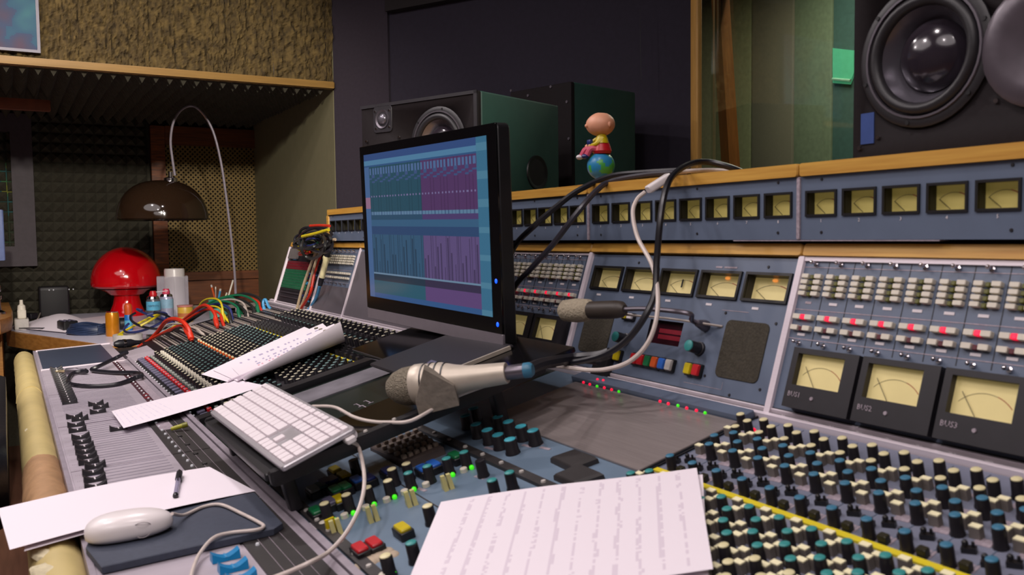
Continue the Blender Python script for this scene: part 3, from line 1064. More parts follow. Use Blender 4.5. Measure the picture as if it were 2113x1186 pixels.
# knobs with their lamps and levers
for (px, py, c) in ((669, 1039, 'cream'), (714, 1021, 'cream'), (757, 1006, 'cream'), (800, 992, 'cream'), (808, 968, 'cream'), (842, 976, 'teal'), (838, 957, 'cream'), (881, 962, 'teal'),
                    (921, 946, 'teal'), (957, 933, 'teal'), (882, 1044, 'cream'), (1015, 991, 'teal'), (1051, 975, 'teal'), (848, 1120, 'teal'), (795, 1147, 'cream'), (990, 949, 'dteal'), (728, 948, 'dteal')):
    if c == 'dteal':
        o = obj('knob', KT['teal'][0], None, con, em(px, py, .027))
    else:
        put_knob(KT[c], em(px, py, .027))
for (px, py) in ((729, 1057), (772, 1039), (814, 1024), (854, 1008), (934, 978), (973, 963), (812, 1181), (690, 1072), (895, 975)):
    obj('indicator_led', MB().sphere(.0042, Matrix.Translation((0, 0, .003)), nu=8, nv=6).mesh('indicator_led', K['ledg']), None, con, em(px, py, .004))
for (px, py) in ((710, 1060), (754, 1043), (797, 1027), (834, 1011), (878, 996), (956, 966), (666, 1077), (790, 1184)):
    obj('round_button', MB().lathe([(.0062, 0), (.006, .006), (.005, .007)], 12).mesh('round_button', K['creamw']), None, con, em(px, py, .006))


def lever_mesh(mt):
    b = MB()
    for dx in (-.0055, .0035):
        b.add([(dx - .0035, -.009, 0), (dx + .0035, -.009, 0), (dx + .0035, .009, 0), (dx - .0035, .009, 0), (dx - .003, -.003, .022), (dx + .003, -.003, .022), (dx + .003, .004, .022), (dx - .003, .004, .022)],
              [(3, 2, 1, 0), (4, 5, 6, 7), (0, 1, 5, 4), (1, 2, 6, 5), (2, 3, 7, 6), (3, 0, 4, 7)])
    return b.mesh('lever_pair', mt)


lev = lever_mesh(mat('cream_lever', (204, 196, 132), .4))
levy = MB().box(-.0035, .0035, -.008, .008, 0, .022, taper=.001).mesh('lever', K['yellow'])
for (px, py) in ((770, 1062), (849, 1030), (924, 997), (695, 1090)):
    obj('lever_pair', lev, None, con, em(px, py, .008, 1.4))
o = obj('lever', levy, None, con, em(684, 1088, .008))
# coloured switches
def switch(px, py, m, w=.03, d=.016, rot=0.0, h=.016):
    o = obj('switch_frame', MB().rr(w + .005, d + .005, .003, 0, h * .75, .001), K['black'], con, em(px, py, h, rot))
    obj('switch_cap', MB().rr(w, d, .003, h * .75, h, .0015), K[m], o, em(px, py, h, rot))


for (px, py, m, r) in ((741, 1125, 'red', 0), (770, 1114, 'red', 0), (829, 1084, 'yellow', 0), (872, 962, 'bluebtn', 0), (893, 953, 'bluebtn', 0), (938, 935, 'green', 0),
                       (759, 981, 'navy', 0), (799, 967, 'navy', 0), (650, 1049, 'green', 0), (698, 1025, 'yellow', 0), (678, 1030, 'slate', 0), (708, 975, 'yellow', 0), (690, 965, 'yellow', 0), (684, 985, 'navy', 0), (668, 990, 'navy', 0),
                       (710, 998, 'green', 0), (690, 1005, 'green', 0), (645, 1005, 'clear', 0), (660, 998, 'dteal', 0), (735, 985, 'bluebtn', 0)):
    switch(px, py, m)
# keypad of little beige keys
pts = [pxl(ME_, px, py, .01) for px, py in ((768, 925), (862, 890), (912, 925), (836, 955))]
obj('keypad_base', MB().loft([(p[0], p[1]) for p in pts][::-1], [(0, .006), (.012, .004), (.014, 0)], ME_), mat('brown_keypad', (92, 80, 76), .5), con)
ky = MB().rr(.0095, .0085, .002, 0, .006, .001).mesh('key', mat('beige_key', (178, 160, 144), .45))
for i in range(6):
    for j in range(5):
        u, v = (i + .5) / 6, (j + .5) / 5
        x = (pts[0][0] * (1 - u) + pts[1][0] * u) * (1 - v) + (pts[3][0] * (1 - u) + pts[2][0] * u) * v
        s = (pts[0][1] * (1 - u) + pts[1][1] * u) * (1 - v) + (pts[3][1] * (1 - u) + pts[2][1] * u) * v
        obj('key', ky, None, con, at(ME_, x, s, .014))
pts = [pxl(ME_, px, py, .006) for px, py in ((735, 935), (760, 925), (822, 962), (770, 985))]
obj('display_window', MB().loft([(p[0], p[1]) for p in pts][::-1], [(0, 0), (.006, 0)], ME_), mat('pale_blue_window', (132, 150, 168), .25), con)
# white label and blob of putty
obj('name_label', MB().box(-.016, .016, -.009, .009, 0, .001), K['white'], con, em(648, 1085, 0, .25))
b = MB()
for (px, py, r) in ((745, 1160, .013), (762, 1152, .015), (778, 1143, .017), (795, 1135, .015), (810, 1138, .010)):
    b.sphere(r, em(px, py, .004), sc=(1, .8, .35), nu=10, nv=6)
obj('putty_blob', b, mat('beige_putty', (186, 168, 146), .8), con)
obj('module_seam', MB().box(-1.49, R0 - .02, .168, .170, 0, .0008, ME_), K['dkpanel'], con)
for (px, py) in ((640, 790), (712, 850), (740, 835), (760, 828), (752, 838), (560, 850)):
    x, s = pxl(ME_, px, py, .001)
    obj('printed_bracket', MB().box(-.016, .016, -.001, .001, 0, .001).box(.014, .016, -.006, .006, 0, .001).box(-.016, -.014, -.006, .001, 0, .001), K['pinkw'], con, at(ME_, x, s))

# ---- sloping upright: meters and routing buttons (M face)
obj('upright_back', MB().box(-3.72, XR, .0, .262, -.08, -.026, MM_), K['black'], con)
obj('black_skirt', MB().box(-3.72, XR, -.022, .008, -.02, .001, MM_), K['black'], con)
cm = [(-1.463 + i * .1063, -1.463 + i * .1063 + .088, .171, .211) for i in range(5)]
disp = (-1.255, -1.165, .076, .119)
b = MB().plate(-1.482, -.938, .006, .240, .02, cm + [disp], .018, MM_, 0, 1)
obj('centre_panel', b, [K['panel'], K['black2']], con)
for (a, c) in ((-3.70, -3.222),):
    obj('patch_panel', MB().box(a, c, .0, .240, -.02, 0, MM_), K['black2'], con)
for (a, c) in ((-3.21, -2.856), (-2.85, -2.10), (-2.094, -1.496)):
    obj('routing_panel', MB().box(a, c, .0, .240, -.02, 0, MM_), K['panel'], con)
obj('routing_panel', MB().box(-.928, XR, .008, .240, -.02, 0, MM_), K['panel'], con)
for x in (-3.715, -3.215, -2.853, -2.097, -1.489, -.933, XR - .004):
    obj('upright_trim', MB().bevbox(x - .0055, x + .0055, -.004, .243, -.02, .006, .001, MM_), K['rail'], con)
obj('top_trim', MB().box(-.928, XR, .236, .243, -.01, .004, MM_), K['rail'], con)
obj('top_trim', MB().box(-2.094, -1.496, .237, .241, -.01, .003, MM_), K['rail'], con)
obj('wood_ledge', MB().bevbox(-3.70, -3.58, .243, .262, -.07, .008, .002, MM_), K['wood'], con)
for (a, c) in ((-3.21, -2.86), (-2.856, -2.10), (-2.096, -1.4895), (-1.4885, -.9335), (-.9325, XR)):
    obj('wood_ledge', MB().bevbox(a, c, .2435, .262, -.07, .008, .002, MM_), K['wood'], con)


def vu(Mf, x0, x1, s0, s1, depth, facemat, bezel=.004, glow=False, hole=True, wide=.0045):
    """meter: bezel (part) > face, scale, needle"""
    b = MB()
    for (a, c, d, e) in ((x0 - wide, x0, s0 - wide, s1 + wide), (x1, x1 + wide, s0 - wide, s1 + wide), (x0, x1, s0 - wide, s0), (x0, x1, s1, s1 + wide)):
        b.box(a, c, d, e, -.001, bezel, Mf)
    o = obj('meter', b, K['black'], con)
    W, H = x1 - x0, s1 - s0
    obj('meter_face', MB().box(x0, x1, s0, s1, -depth - .002, -depth, Mf), facemat, o)
    a = MB()
    cx, cy, R = (x0 + x1) / 2, s0 - H * .25, H * .95
    n = 14
    for i in range(n):
        t0, t1 = math.radians(135 - 90 * i / n), math.radians(135 - 90 * (i + 1) / n)
        w = .0006 if i < 9 else .0013
        P = [(cx + r * math.cos(t) * W / H * .62, cy + r * math.sin(t), 0) for t, r in ((t0, R), (t1, R), (t1, R + w), (t0, R + w))]
        a.add(P, [(3, 2, 1, 0)], Mf @ Matrix.Translation((0, 0, -depth + .0004)), 0 if i < 9 else 1)
    obj('scale', a, [K['ink'], K['redink']], o)
    t = math.radians(132)
    tip = Vector((cx + R * math.cos(t) * W / H * .62, cy + R * math.sin(t), -depth + .0018))
    lo = Vector((cx - W * .08, s0 + .001, -depth + .0018))
    obj('needle', MB().tube([Mf @ lo, Mf @ tip], .0004, 4), K['ink'], o)
    if glow:
        obj('meter_lamp', MB().sphere(.004, at(Mf, (x0 + x1) / 2, s1 - .004, -depth + .002), sc=(1.4, .7, .5), nu=10, nv=6), K['glow'], o)
    return o


for i, h in enumerate(cm):
    m = vu(MM_, *h, .016, K['vu'], glow=i > 2)
    obj('panel_label', MB().box(-.007, .007, -.002, .002, 0, .0008), K['white'], con, at(MM_, h[0] + .03, .156))
x, s = -1.243 + .5 * .088 + .018, .195
obj('taped_mark', MB().box(-.0016, .0016, -.009, .006, 0, .001), K['black'], con, at(MM_, cm[2][0] + .042, .194, -.013))
obj('printed_caption', MB().box(-1.118, -1.103, .2205, .2235, 0, .0006, MM_).box(-1.098, -1.068, .2205, .2235, 0, .0006, MM_), K['pinkw'], con)
# red display, knobs, buttons, grilles of the centre panel
o = obj('display', MB().box(disp[0], disp[1], disp[2], disp[3], -.018, -.012, MM_), mat('dark_red_display', (48, 16, 26), .15), con)
for r_ in range(2):
    obj('red_segment_row', MB().box(-1.238, -1.176, .098 - r_ * .011, .106 - r_ * .011, -.0122, -.0114, MM_), mat('dim_red_segments', (110, 14, 34), .4, emit=.08, emit_rgb=(200, 0, 40)) if r_ == 0 else bpy.data.materials['dim_red_segments'], o)
KC = (MB().lathe([(.0125, 0), (.0122, .004), (.0105, .005), (.0100, .026)], 14).mesh('knob', K['knob']), MB().lathe([(.0098, .026), (.0094, .028), (.008, .0285)], 14).mesh('cap', K['teal']))
for (x, s) in ((-1.110, .078), (-1.312, .074)):
    put_knob(KC, at(MM_, x, s), 0.4)


def cbtn(x, s, m, w=.0155, d=.019):
    o = obj('switch_frame', MB().rr(w + .003, d + .004, .002, 0, .007, .001), K['black'], con, at(MM_, x, s))
    obj('switch_cap', MB().rr(w, d, .002, .007, .012, .0015), K[m], o, at(MM_, x, s))


for i, m in enumerate(('red', 'red', 'green', 'orange', 'bluebtn', 'ltgrey')):
    cbtn(-1.266 + i * .0196, .041, m)
cbtn(-1.119, .041, 'yellow')
cbtn(-1.099, .041, 'red')
cbtn(-1.318, .041, 'yellow')
cbtn(-1.325, .118, 'yellow', .014, .011)
cbtn(-1.307, .118, 'white', .014, .011)
for (x0, x1) in ((-1.062, -.968), (-1.458, -1.364)):
    obj('speaker_grille', MB().rr(x1 - x0, .096, .010, -.001, .0018, .0006, at(MM_, (x0 + x1) / 2, .0855)), K['mesh_dk'], con)
for (x, s) in ((-1.07, .144), (-.958, .135), (-.96, .03), (-1.084, .035), (-1.2, .03), (-1.33, .225), (-1.0, .225), (-1.02, .012)):
    obj('screw', MB().lathe([(.0028, 0), (.0022, .0014)], 8, at(MM_, x, s)), K['black2'], con)
obj('panel_line', MB().box(-1.13, -1.04, .0175, .0182, 0, .0005, MM_).box(-1.0405, -1.04, .0175, .03, 0, .0005, MM_).box(-1.08, -1.02, .148, .149, 0, .0005, MM_), K['pinkw'], con)
# gooseneck talkback microphone
gp = [at(MM_, -1.108, .118, 0).translation, at(MM_, -1.112, .120, .030).translation]
gp += [on(1425, 648, MN, MN.dot(MO) + .058), on(1385, 641, MN, MN.dot(MO) + .075), on(1330, 637, MN, MN.dot(MO) + .083), on(1282, 638, MN, MN.dot(MO) + .09)]
g = obj('gooseneck', MB().tube(spline(gp, 6), .0042, 8).lathe([(.010, 0), (.010, .006), (.006, .022)], 12, at(MM_, -1.108, .118)), K['ring'], con)
h0, h1 = on(1290, 638, MN, MN.dot(MO) + .088), on(1160, 641, MN, MN.dot(MO) + .112)
Lh = (h1 - h0).length
Mg = axis_matrix(h0, h1 - h0)
obj('microphone_body', MB().lathe([(.008, 0), (.0145, .008), (.0165, Lh * .15), (.0165, Lh * .55)], 14, Mg), mat('dark_brown_body', (62, 54, 48), .5), g)
obj('windscreen', MB().lathe([(.014, Lh * .5), (.0205, Lh * .56), (.0225, Lh * .76), (.0205, Lh * .94), (.012, Lh * 1.01), (.002, Lh * 1.02)], 16, Mg), K['beigefoam'], g)
obj('lead_wire', MB().tube(spline([on(1270, 645, MN, MN.dot(MO) + .08), on(1300, 650, MN, MN.dot(MO) + .07), on(1380, 657, MN, MN.dot(MO) + .04), at(MM_, -1.07, .121, 0).translation]), .0022, 6), K['cs_grey'], g)

# routing buttons, per channel
MBTN = MB().rr(.0125, .0066, .0012, .0, .008, .0008).mesh('routing_button', K['creamw'])
MBT2 = MB().rr(.0135, .0078, .0012, .0, .008, .0008).mesh('routing_button', K['creamw'])
OLED = MB().rr(.0062, .0062, .0012, 0, .006, .001).mesh('olive_led', K['olive'])
RLED = MB().rr(.0078, .0072, .001, 0, .0065, .001).mesh('lit_red_led', K['ledr'])
DLED = MB().rr(.0066, .0068, .001, 0, .006, .001).mesh('dark_red_led', K['dred'])
TOG = MB().lathe([(.0045, 0), (.004, .003), (.0018, .004), (.0022, .012)], 8).sphere(.0032, Matrix.Translation((0, 0, .013)), nu=8, nv=6).mesh('toggle_switch', K['chrome'])


def routing(x0, n, phase=0.0, near=True, joined=None):
    for k in range(n):
        c = x0 + PITCH * (k + .5)
        if near:
            for s in (.212, .203, .194, .185):
                for dx in (-.0115, .0115):
                    obj('routing_button', MBTN, None, con, at(MM_, c + dx, s))
                obj('olive_led', OLED, None, con, at(MM_, c, s - .001))
            for dx in (-.011, .011):
                obj('routing_button', MBT2, None, con, at(MM_, c + dx, .149))
                obj('routing_button', MBT2, None, con, at(MM_, c + dx, .132))
            obj('lit_red_led', RLED, None, con, at(MM_, c + .0005, .149, .0015))
            obj('dark_red_led', DLED, None, con, at(MM_, c, .131))
            obj('toggle_switch', TOG, None, con, at(MM_, c, .2315))
            obj('toggle_switch', TOG, None, con, at(MM_, c, .1095))
            obj('panel_label', MB().box(-.0055, .0055, -.0018, .0018, 0, .0006).mesh('panel_label', K['pinkw']) if k == 0 else bpy.data.meshes['panel_label'], None, con, at(MM_, c, .172))
            obj('panel_label', MB().box(-.0055, .0055, -.0018, .0018, 0, .0006).mesh('panel_label', K['pinkw']) if False else bpy.data.meshes['panel_label'], None, con, at(MM_, c, .123))
            obj('module_seam', MB().box(-.0006, .0006, .106, .238, 0, .0005).mesh('module_seam', K['black2']), None, con, at(MM_, c + PITCH / 2, 0))
        else:
            for s in (.212, .203, .194, .185):
                for dx in (-.0115, .0115):
                    joined.rr(.0125, .0066, .0012, 0, .008, 0, at(MM_, c + dx, s), 0, n=1)
                joined.box(-.003, .003, -.003, .003, 0, .006, at(MM_, c, s), 1)
            for s in (.149, .132):
                for dx in (-.011, .011):
                    joined.rr(.0135, .0078, .0012, 0, .008, 0, at(MM_, c + dx, s), 0, n=1)
            joined.box(-.004, .004, -.0036, .0036, 0, .007, at(MM_, c, .149), 3)
            for s in (.2315, .1095):
                joined.lathe([(.003, 0), (.002, .012)], 6, at(MM_, c, s), 4)
    for s in (.227, .161, .116):
        obj('panel_line', MB().box(x0, x0 + n * PITCH, s - .0006, s + .0006, 0, .0005, MM_), K['pinkw'], con)


routing(-.928, 11)
routing(-2.094, 13)
jn = MB()
routing(-3.205, 7, near=False, joined=jn)
o = obj('far_routing_buttons', jn, [K['creamw'], K['olive'], K['dred'], K['creamw'], K['chrome']], con)
o['kind'] = 'stuff'
# big square meters
def big_meter(x0, x1, s0, s1, name=None):
    b = MB()
    dz = .022
    fx0, fx1, fs0, fs1 = x0 + .010, x1 - .022, s0 + (s1 - s0) * .38, s1 - .008
    b.plate(x0, x1, s0, s1, dz, [(fx0, fx1, fs0, fs1)], .012, MM_ @ Matrix.Translation((0, 0, dz)))
    o = obj('meter', b, K['black2'], con)
    M2 = MM_ @ Matrix.Translation((0, 0, dz - .010))
    obj('meter_face', MB().box(fx0, fx1, fs0, fs1, -.002, 0, M2), K['vu'], o)
    W, H = fx1 - fx0, fs1 - fs0
    a = MB()
    cx, cy, R = (fx0 + fx1) / 2, fs0 - H * .2, H * .85
    n = 16
    for i in range(n):
        t0, t1 = math.radians(140 - 100 * i / n), math.radians(140 - 100 * (i + 1) / n)
        w = .0005 if i < 11 else .0009
        P = [(cx + r * math.cos(t) * .62 * W / H, cy + r * math.sin(t), .0004) for t, r in ((t0, R), (t1, R), (t1, R + w), (t0, R + w))]
        a.add(P, [(3, 2, 1, 0)], M2, 0 if i < 11 else 1)
    obj('scale', a, [K['ink'], K['redink']], o)
    obj('needle', MB().tube([M2 @ Vector((cx - W * .1, fs0 + .001, .002)), M2 @ Vector((cx - W * .36, fs0 + H * .62, .002))], .0005, 4), K['ink'], o)
    obj('adjuster', MB().lathe([(.003, 0), (.0026, .0015)], 8, at(MM_, cx, s0 + (s1 - s0) * .20, dz)), K['pinkw'], o)
    if name:
        text(name, .0105, at(MM_, x0 + .018, s0 + (s1 - s0) * .22, dz + .0002), K['pinkw'], o)
    return o


for i, nm in enumerate(('BUS1', 'BUS2', 'BUS3', None)):
    big_meter(-.893 + i * .1195, -.893 + i * .1195 + .113, .012, .1, nm)
for x0 in (-1.617, -1.735, -1.853, -1.971):
    big_meter(x0, x0 + .112, .014, .098)
for i, x in enumerate((-.904, -.862, -.817, -.771, -.725, -.681, -.637, -.591, -.546, -.5)):
    text(str(37 + i), .010, at(MM_, x, .0, .0014), K['white'], con)
obj('blank_plate', MB().bevbox(-2.845, -2.105, .004, .232, 0, .003, .001, MM_), mat('grey_blank_plate_wide', (104, 98, 104), .45, .1, .06, 10), con)
obj('blank_plate', MB().bevbox(-3.205, -2.86, .004, .100, 0, .003, .001, MM_), mat('grey_blank_plate', (104, 98, 104), .45, .2, .06, 10), con)
# patch panel at the far left end: coloured jack rows
pr = [('cs_red', .182, 3), ('cs_grn', .160, 8)]
s = .176
for j in range(12):
    m = K['cs_red'] if j < 3 else (K['cs_grn'] if j < 10 else K['black2'])
    if j < 3:
        m = mat('red_jack_row', (150, 36, 50), .5) if j == 0 else bpy.data.materials['red_jack_row']
    elif j < 10:
        m = mat('green_jack_row', (40, 124, 84), .5) if j == 3 else bpy.data.materials['green_jack_row']
    o = obj('jack_row', MB().box(-3.69, -3.35, s - .0048, s + .0048, 0, .003, MM_), m, con)
    s -= .0115
b = MB()
for j in range(11):
    for i in range(22):
        b.lathe([(.003, .0), (.003, .0042)], 6, at(MM_, -3.68 + i * .0152, .176 - j * .0115))
o = obj('jack_holes', b, K['deep'], con)
o['kind'] = 'stuff'
obj('patch_box', MB().bevbox(-3.69, -3.55, .19, .235, 0, .008, .002, MM_), mat('grey_relay_box', (112, 106, 104), .5), con)
obj('patch_label', MB().box(-3.62, -3.57, .1875, .196, .0, .004, MM_), K['cs_lblue'], con)
b = MB()
for i in range(60):
    b.lathe([(.004, 0), (.0035, .01)], 6, at(MM_, random.uniform(-3.34, -3.24), random.uniform(.02, .2)), random.randrange(4))
o = obj('patch_sockets', b, [K['cs_navy'], K['dred'], K['black'], K['cs_lblue']], con)
o['kind'] = 'stuff'
for s in (.03, .048):
    obj('patch_trim', MB().box(-3.69, -3.24, s - .0015, s + .0015, 0, .004, MM_), K['ring'], con)

# ---- upper tier with the small meters (T face)
TX0 = -3.165
obj('upper_back', MB().box(TX0, XR, 1.185, 1.283, -.15, -.028, MT_), K['black'], con)
obj('upper_spacer', MB().box(TX0 + .02, XR, 1.172, 1.190, -.15, -.022, MT_), K['deep'], con)
UP = .06655
for si, (a, c, n) in enumerate(((TX0 + .012, -2.55, 9), (-2.54, -2.02, 8), (-2.01, -1.487, 8), (-1.483, -.934, 8), (-.930, XR, 8))):
    hs = []
    w = (c - a - .012) / n
    if si == 0:
        w = .0665
    for i in range(n):
        x0 = a + .006 + i * w + (w - .050) / 2
        hs.append((x0, x0 + .050, 1.226, 1.258))
    obj('upper_panel', MB().plate(a, c, 1.188, 1.283, .02, hs, .018, MT_, 0, 1), [K['panel'], K['black']], con)
    for i, h in enumerate(hs):
        vu(MT_, *h, .015, K['vu2'], bezel=.0025, wide=.0035)
        text(str(i + 1), .007, at(MT_, (h[0] + h[1]) / 2, 1.216, .0005), K['white'], con)
    for x in (a + .04, c - .04, (a + c) / 2 + .05):
        for z in (1.199, 1.277):
            obj('screw', MB().lathe([(.0026, 0), (.002, .0012)], 8, at(MT_, x, z)), K['black2'], con)
    obj('upper_trim', MB().bevbox(c - .001, c + .005, 1.188, 1.283, -.01, .003, .001, MT_), K['pinkw'], con)
    obj('wood_capping', MB().bevbox(a - (.012 if si == 0 else 0) + .001, c + .003, 1.2835, 1.303, -.16, .006, .002, MT_), K['wood'], con)
obj('end_cheek', MB().bevbox(TX0 - .012, TX0 + .01, 1.175, 1.283, -.15, .004, .002, MT_), K['wood'], con)
for (px, w) in ((1240, .10), (1690, .46)):
    pass
obj('paper_slip', MB().box(-1.07, -.70, 1.186, 1.1875, -.02, .001, MT_), K['pinkw'], con)

# ================================================================== THINGS ON THE CONSOLE
# black tray board over the monitor section
TRS = .27
def trz(yy): return .85 + TRS * (yy - .324)
TA = math.atan(TRS)
MTR = Matrix(((1, 0, 0, -1.5), (0, math.cos(TA), -math.sin(TA), .324), (0, math.sin(TA), math.cos(TA), .85), (0, 0, 0, 1)))
tray = thing('tray', 'black sloping tray board holding the keyboard and the silver microphone', 'tray', (-1.5, .6, .80))
obj('board', MB().bevbox(-.42, .20, .37, .58, -.014, -.004, .002, MTR), K['glossblk'], tray)
obj('board', MB().bevbox(.06, .20, .125, .38, -.014, -.004, .002, MTR), K['glossblk'], tray)
obj('front_shelf', MB().bevbox(-.24, .205, -.004, .135, -.013, -.001, .002, MTR), K['black'], tray)
obj('side_rail', MB().bevbox(.203, .222, .0, .50, -.020, .003, .003, MTR), K['black'], tray)
obj('side_rail', MB().bevbox(-.25, -.236, -.004, .13, -.020, .003, .003, MTR), K['black'], tray)
for x in (.18, -.22):
    for yy in (.02, .40):
        obj('support_leg', MB().bevbox(x - .012, x + .012, yy, yy + .02, -.080 if yy < .1 else -.094, -.014, .002, MTR), K['black2'], tray)
for i in range(7):
    obj('screw', MB().lathe([(.004, .004), (.003, .0065)], 8, MTR @ Matrix.Translation((.213, .16 + i * .05, 0))), K['ltgrey'], tray)

# keyboard
ks = .46 / .43
L4 = [(-1.601, .303, .893), (-1.603, .409, .935), (-1.173, .420, .930), (-1.171, .313, .888)]
P4 = [CAM + (Vector(p) - CAM) * ks for p in L4]
ux = ((P4[3] - P4[0]) + (P4[2] - P4[1])).normalized()
uy = ((P4[1] - P4[0]) + (P4[2] - P4[3]))
uz = ux.cross(uy).normalized()
uy = uz.cross(ux)
kc = sum(P4, Vector()) / 4
MK = Matrix(((ux.x, uy.x, uz.x, kc.x), (ux.y, uy.y, uz.y, kc.y), (ux.z, uy.z, uz.z, kc.z), (0, 0, 0, 1)))
kb = thing('keyboard', 'white full-size computer keyboard with aluminium rim on the black tray', 'keyboard', MK.translation)
KW, KH = .46, .1225
obj('tray', MB().rr(KW, KH, .006, -.008, 0, .0015, MK, both=True), K['alu'], kb)
obj('rear_tube', MB().tube([MK @ Vector((-KW / 2 + .004, KH / 2 - .008, -.010)), MK @ Vector((KW / 2 - .004, KH / 2 - .008, -.010))], .009, 12), K['wplastic'], kb)
obj('cable_plug', MB().bevbox(KW / 2 - .016, KW / 2 + .008, KH / 2 - .022, KH / 2 - .006, -.018, -.008, .002, MK), K['wplastic'], kb)
kmesh = {}


def key(u0, u1, v0, v1):
    """key between fractions of the deck, v from the back row"""
    g = .0013
    x0, x1 = -KW / 2 + .006 + u0 * (KW - .012), -KW / 2 + .006 + u1 * (KW - .012)
    y1, y0 = KH / 2 - .006 - v0 * (KH - .012), KH / 2 - .006 - v1 * (KH - .012)
    w, d = round(x1 - x0 - g * 2, 5), round(y1 - y0 - g * 2, 5)
    if (w, d) not in kmesh:
        kmesh[(w, d)] = MB().rr(w, d, .002, 0, .0042, .0007).mesh('key', K['key'])
    obj('key', kmesh[(w, d)], None, kb, MK @ Matrix.Translation(((x0 + x1) / 2, (y0 + y1) / 2, 0)))


rows = [(0, .11), (.11, .288), (.288, .466), (.466, .644), (.644, .822), (.822, 1)]
MU_ = .672
lay = [[1] * 14, [1] * 13 + [1.5], [1.5] + [1] * 13, [1.8] + [1] * 11 + [1.75], [2.3] + [1] * 10 + [2.3], [1.4, 1.2, 1.45, 6.5, 1.45, 1.2, 1.4]]
for (v0, v1), ws in zip(rows, lay):
    u, tot = 0, sum(ws)
    for w in ws:
        key(u * MU_ / tot, (u + w) * MU_ / tot, v0, v1)
        u += w
for r_, (v0, v1) in enumerate(rows):
    for i in range(3):
        a = MU_ + .012 + i * .0435
        if r_ in (0, 1, 2) or (r_ == 4 and i == 1) or r_ == 5:
            key(a, a + .0435, v0, v1)
    for i in range(4):
        a = MU_ + .155 + i * .0432
        key(a, a + .0432, v0, v1)

# keyboard cables
def cable(name, pts, r, m, label, cat='cable', group=None, k=8, n=8):
    o = obj(name, MB().tube(spline(pts, k), r, n), m)
    return tag(o, label, cat, group)


def tr(px, py, h=0.004):
    n = MTR.col[2].xyz
    return on(px, py, n, n.dot(MTR.col[3].xyz) + h)


cable('keyboard_cable', [tr(645, 838, .004), tr(690, 840, .012), tr(730, 860, .006), tr(765, 869, .002), tr(800, 871, .003), tr(850, 867, .004), tr(920, 828, .004), tr(975, 805, .004), tr(1030, 787, .004)], .0030, K['cablew'],
      'white cable leaving the back edge of the keyboard')
cable('usb_cable', [MK @ Vector((KW / 2 + .004, KH / 2 - .014, -.016)), Ep(741, 925, .075), Ep(752, 985, .06), Ep(744, 1040, .045), Ep(717, 1095, .03), Ep(680, 1137, .02), PZ(640, 1160, .80), PZ(590, 1182, .786), PZ(540, 1200, .775)], .0030, K['cablew'],
      'white cable plugged into the right end of the keyboard')

# monitor
gl = [Vector(p) for p in ((-2.105, .784, 1.426), (-1.456, .814, 1.414), (-1.464, .829, 1.009), (-2.113, .799, 1.021))]
mx = ((gl[1] - gl[0]) + (gl[2] - gl[3])).normalized()
my = ((gl[0] - gl[3]) + (gl[1] - gl[2]))
mz = mx.cross(my).normalized()
my = mz.cross(mx)
mc = sum(gl, Vector()) / 4
MMO = Matrix(((mx.x, my.x, mz.x, mc.x), (mx.y, my.y, mz.y, mc.y), (mx.z, my.z, mz.z, mc.z), (0, 0, 0, 1)))
mon = thing('monitor', 'flat black-bezelled computer monitor showing a blue and purple mixer screen', 'monitor', (mc.x, mc.y + .05, trz(mc.y)))
obj('housing', MB().rr(.652, .435, .012, -.030, -.0005, .003, MMO @ Matrix.Translation((0, -.014, 0)), both=True), K['black'], mon)
obj('bezel', MB().bevbox(-.325, .325, -.2025, .2025, -.002, .003, .001, MMO), K['glossblk'], mon)
obj('chin', MB().bevbox(-.325, .325, -.229, -.2035, -.004, .003, .001, MMO), K['silverchin'], mon)


def screencol(u, v):
    """mixer page of a recording program: channel columns, teal on the left, purple on the right"""
    left = u < .52
    base = (54, 92, 122) if left else (92, 74, 128)
    if u > .93:
        return (70, 130, 165) if int(v * 26) % 4 else (92, 150, 180)
    if v > .955:
        return (62, 92, 150)
    if v > .925:
        return (96, 150, 190)
    if v > .915:
        return (60, 100, 150)
    if u < .05:
        return (84, 120, 172) if not .62 < v < .70 else (176, 130, 160)
    ch = int((u - .05) / .88 * 34)
    fx = (u - .05) / .88 * 34 - ch
    if v > .60:
        base = (48, 92, 112) if left else (98, 66, 116)
        if .86 < v < .905 and .2 < fx < .8:
            return (96, 128, 178)
        if .80 < v < .86:
            return base if (int(v * 200) + ch) % 3 else (74, 100, 150)
        if .70 < v < .712 and .3 < fx < .7:
            return (140, 130, 180)
        return tuple(int(c * (1.0 if fx > .12 else .86)) for c in base)
    if v > .575:
        return (112, 150, 184) if fx > .25 else (80, 110, 150)
    if v > .545:
        return base
    if v > .50:
        return (68, 112, 150)
    if v > .44:
        return (56, 86, 130)
    if v > .18:
        c = (64, 104, 138) if left else (112, 94, 146)
        lvl = .22 + .2 * (0.5 + .5 * math.sin(ch * 2.3))
        if .35 < fx < .65 and v < lvl + .03:
            return tuple(int(a * .72) for a in c)
        if fx < .1:
            return tuple(int(a * .8) for a in c)
        return c
    if v > .165:
        return (128, 160, 190)
    if v > .12:
        return (44, 66, 86) if left else (66, 58, 88)
    if v > .03:
        return (52, 106, 128) if left else (112, 84, 140)
    return (62, 104, 160)


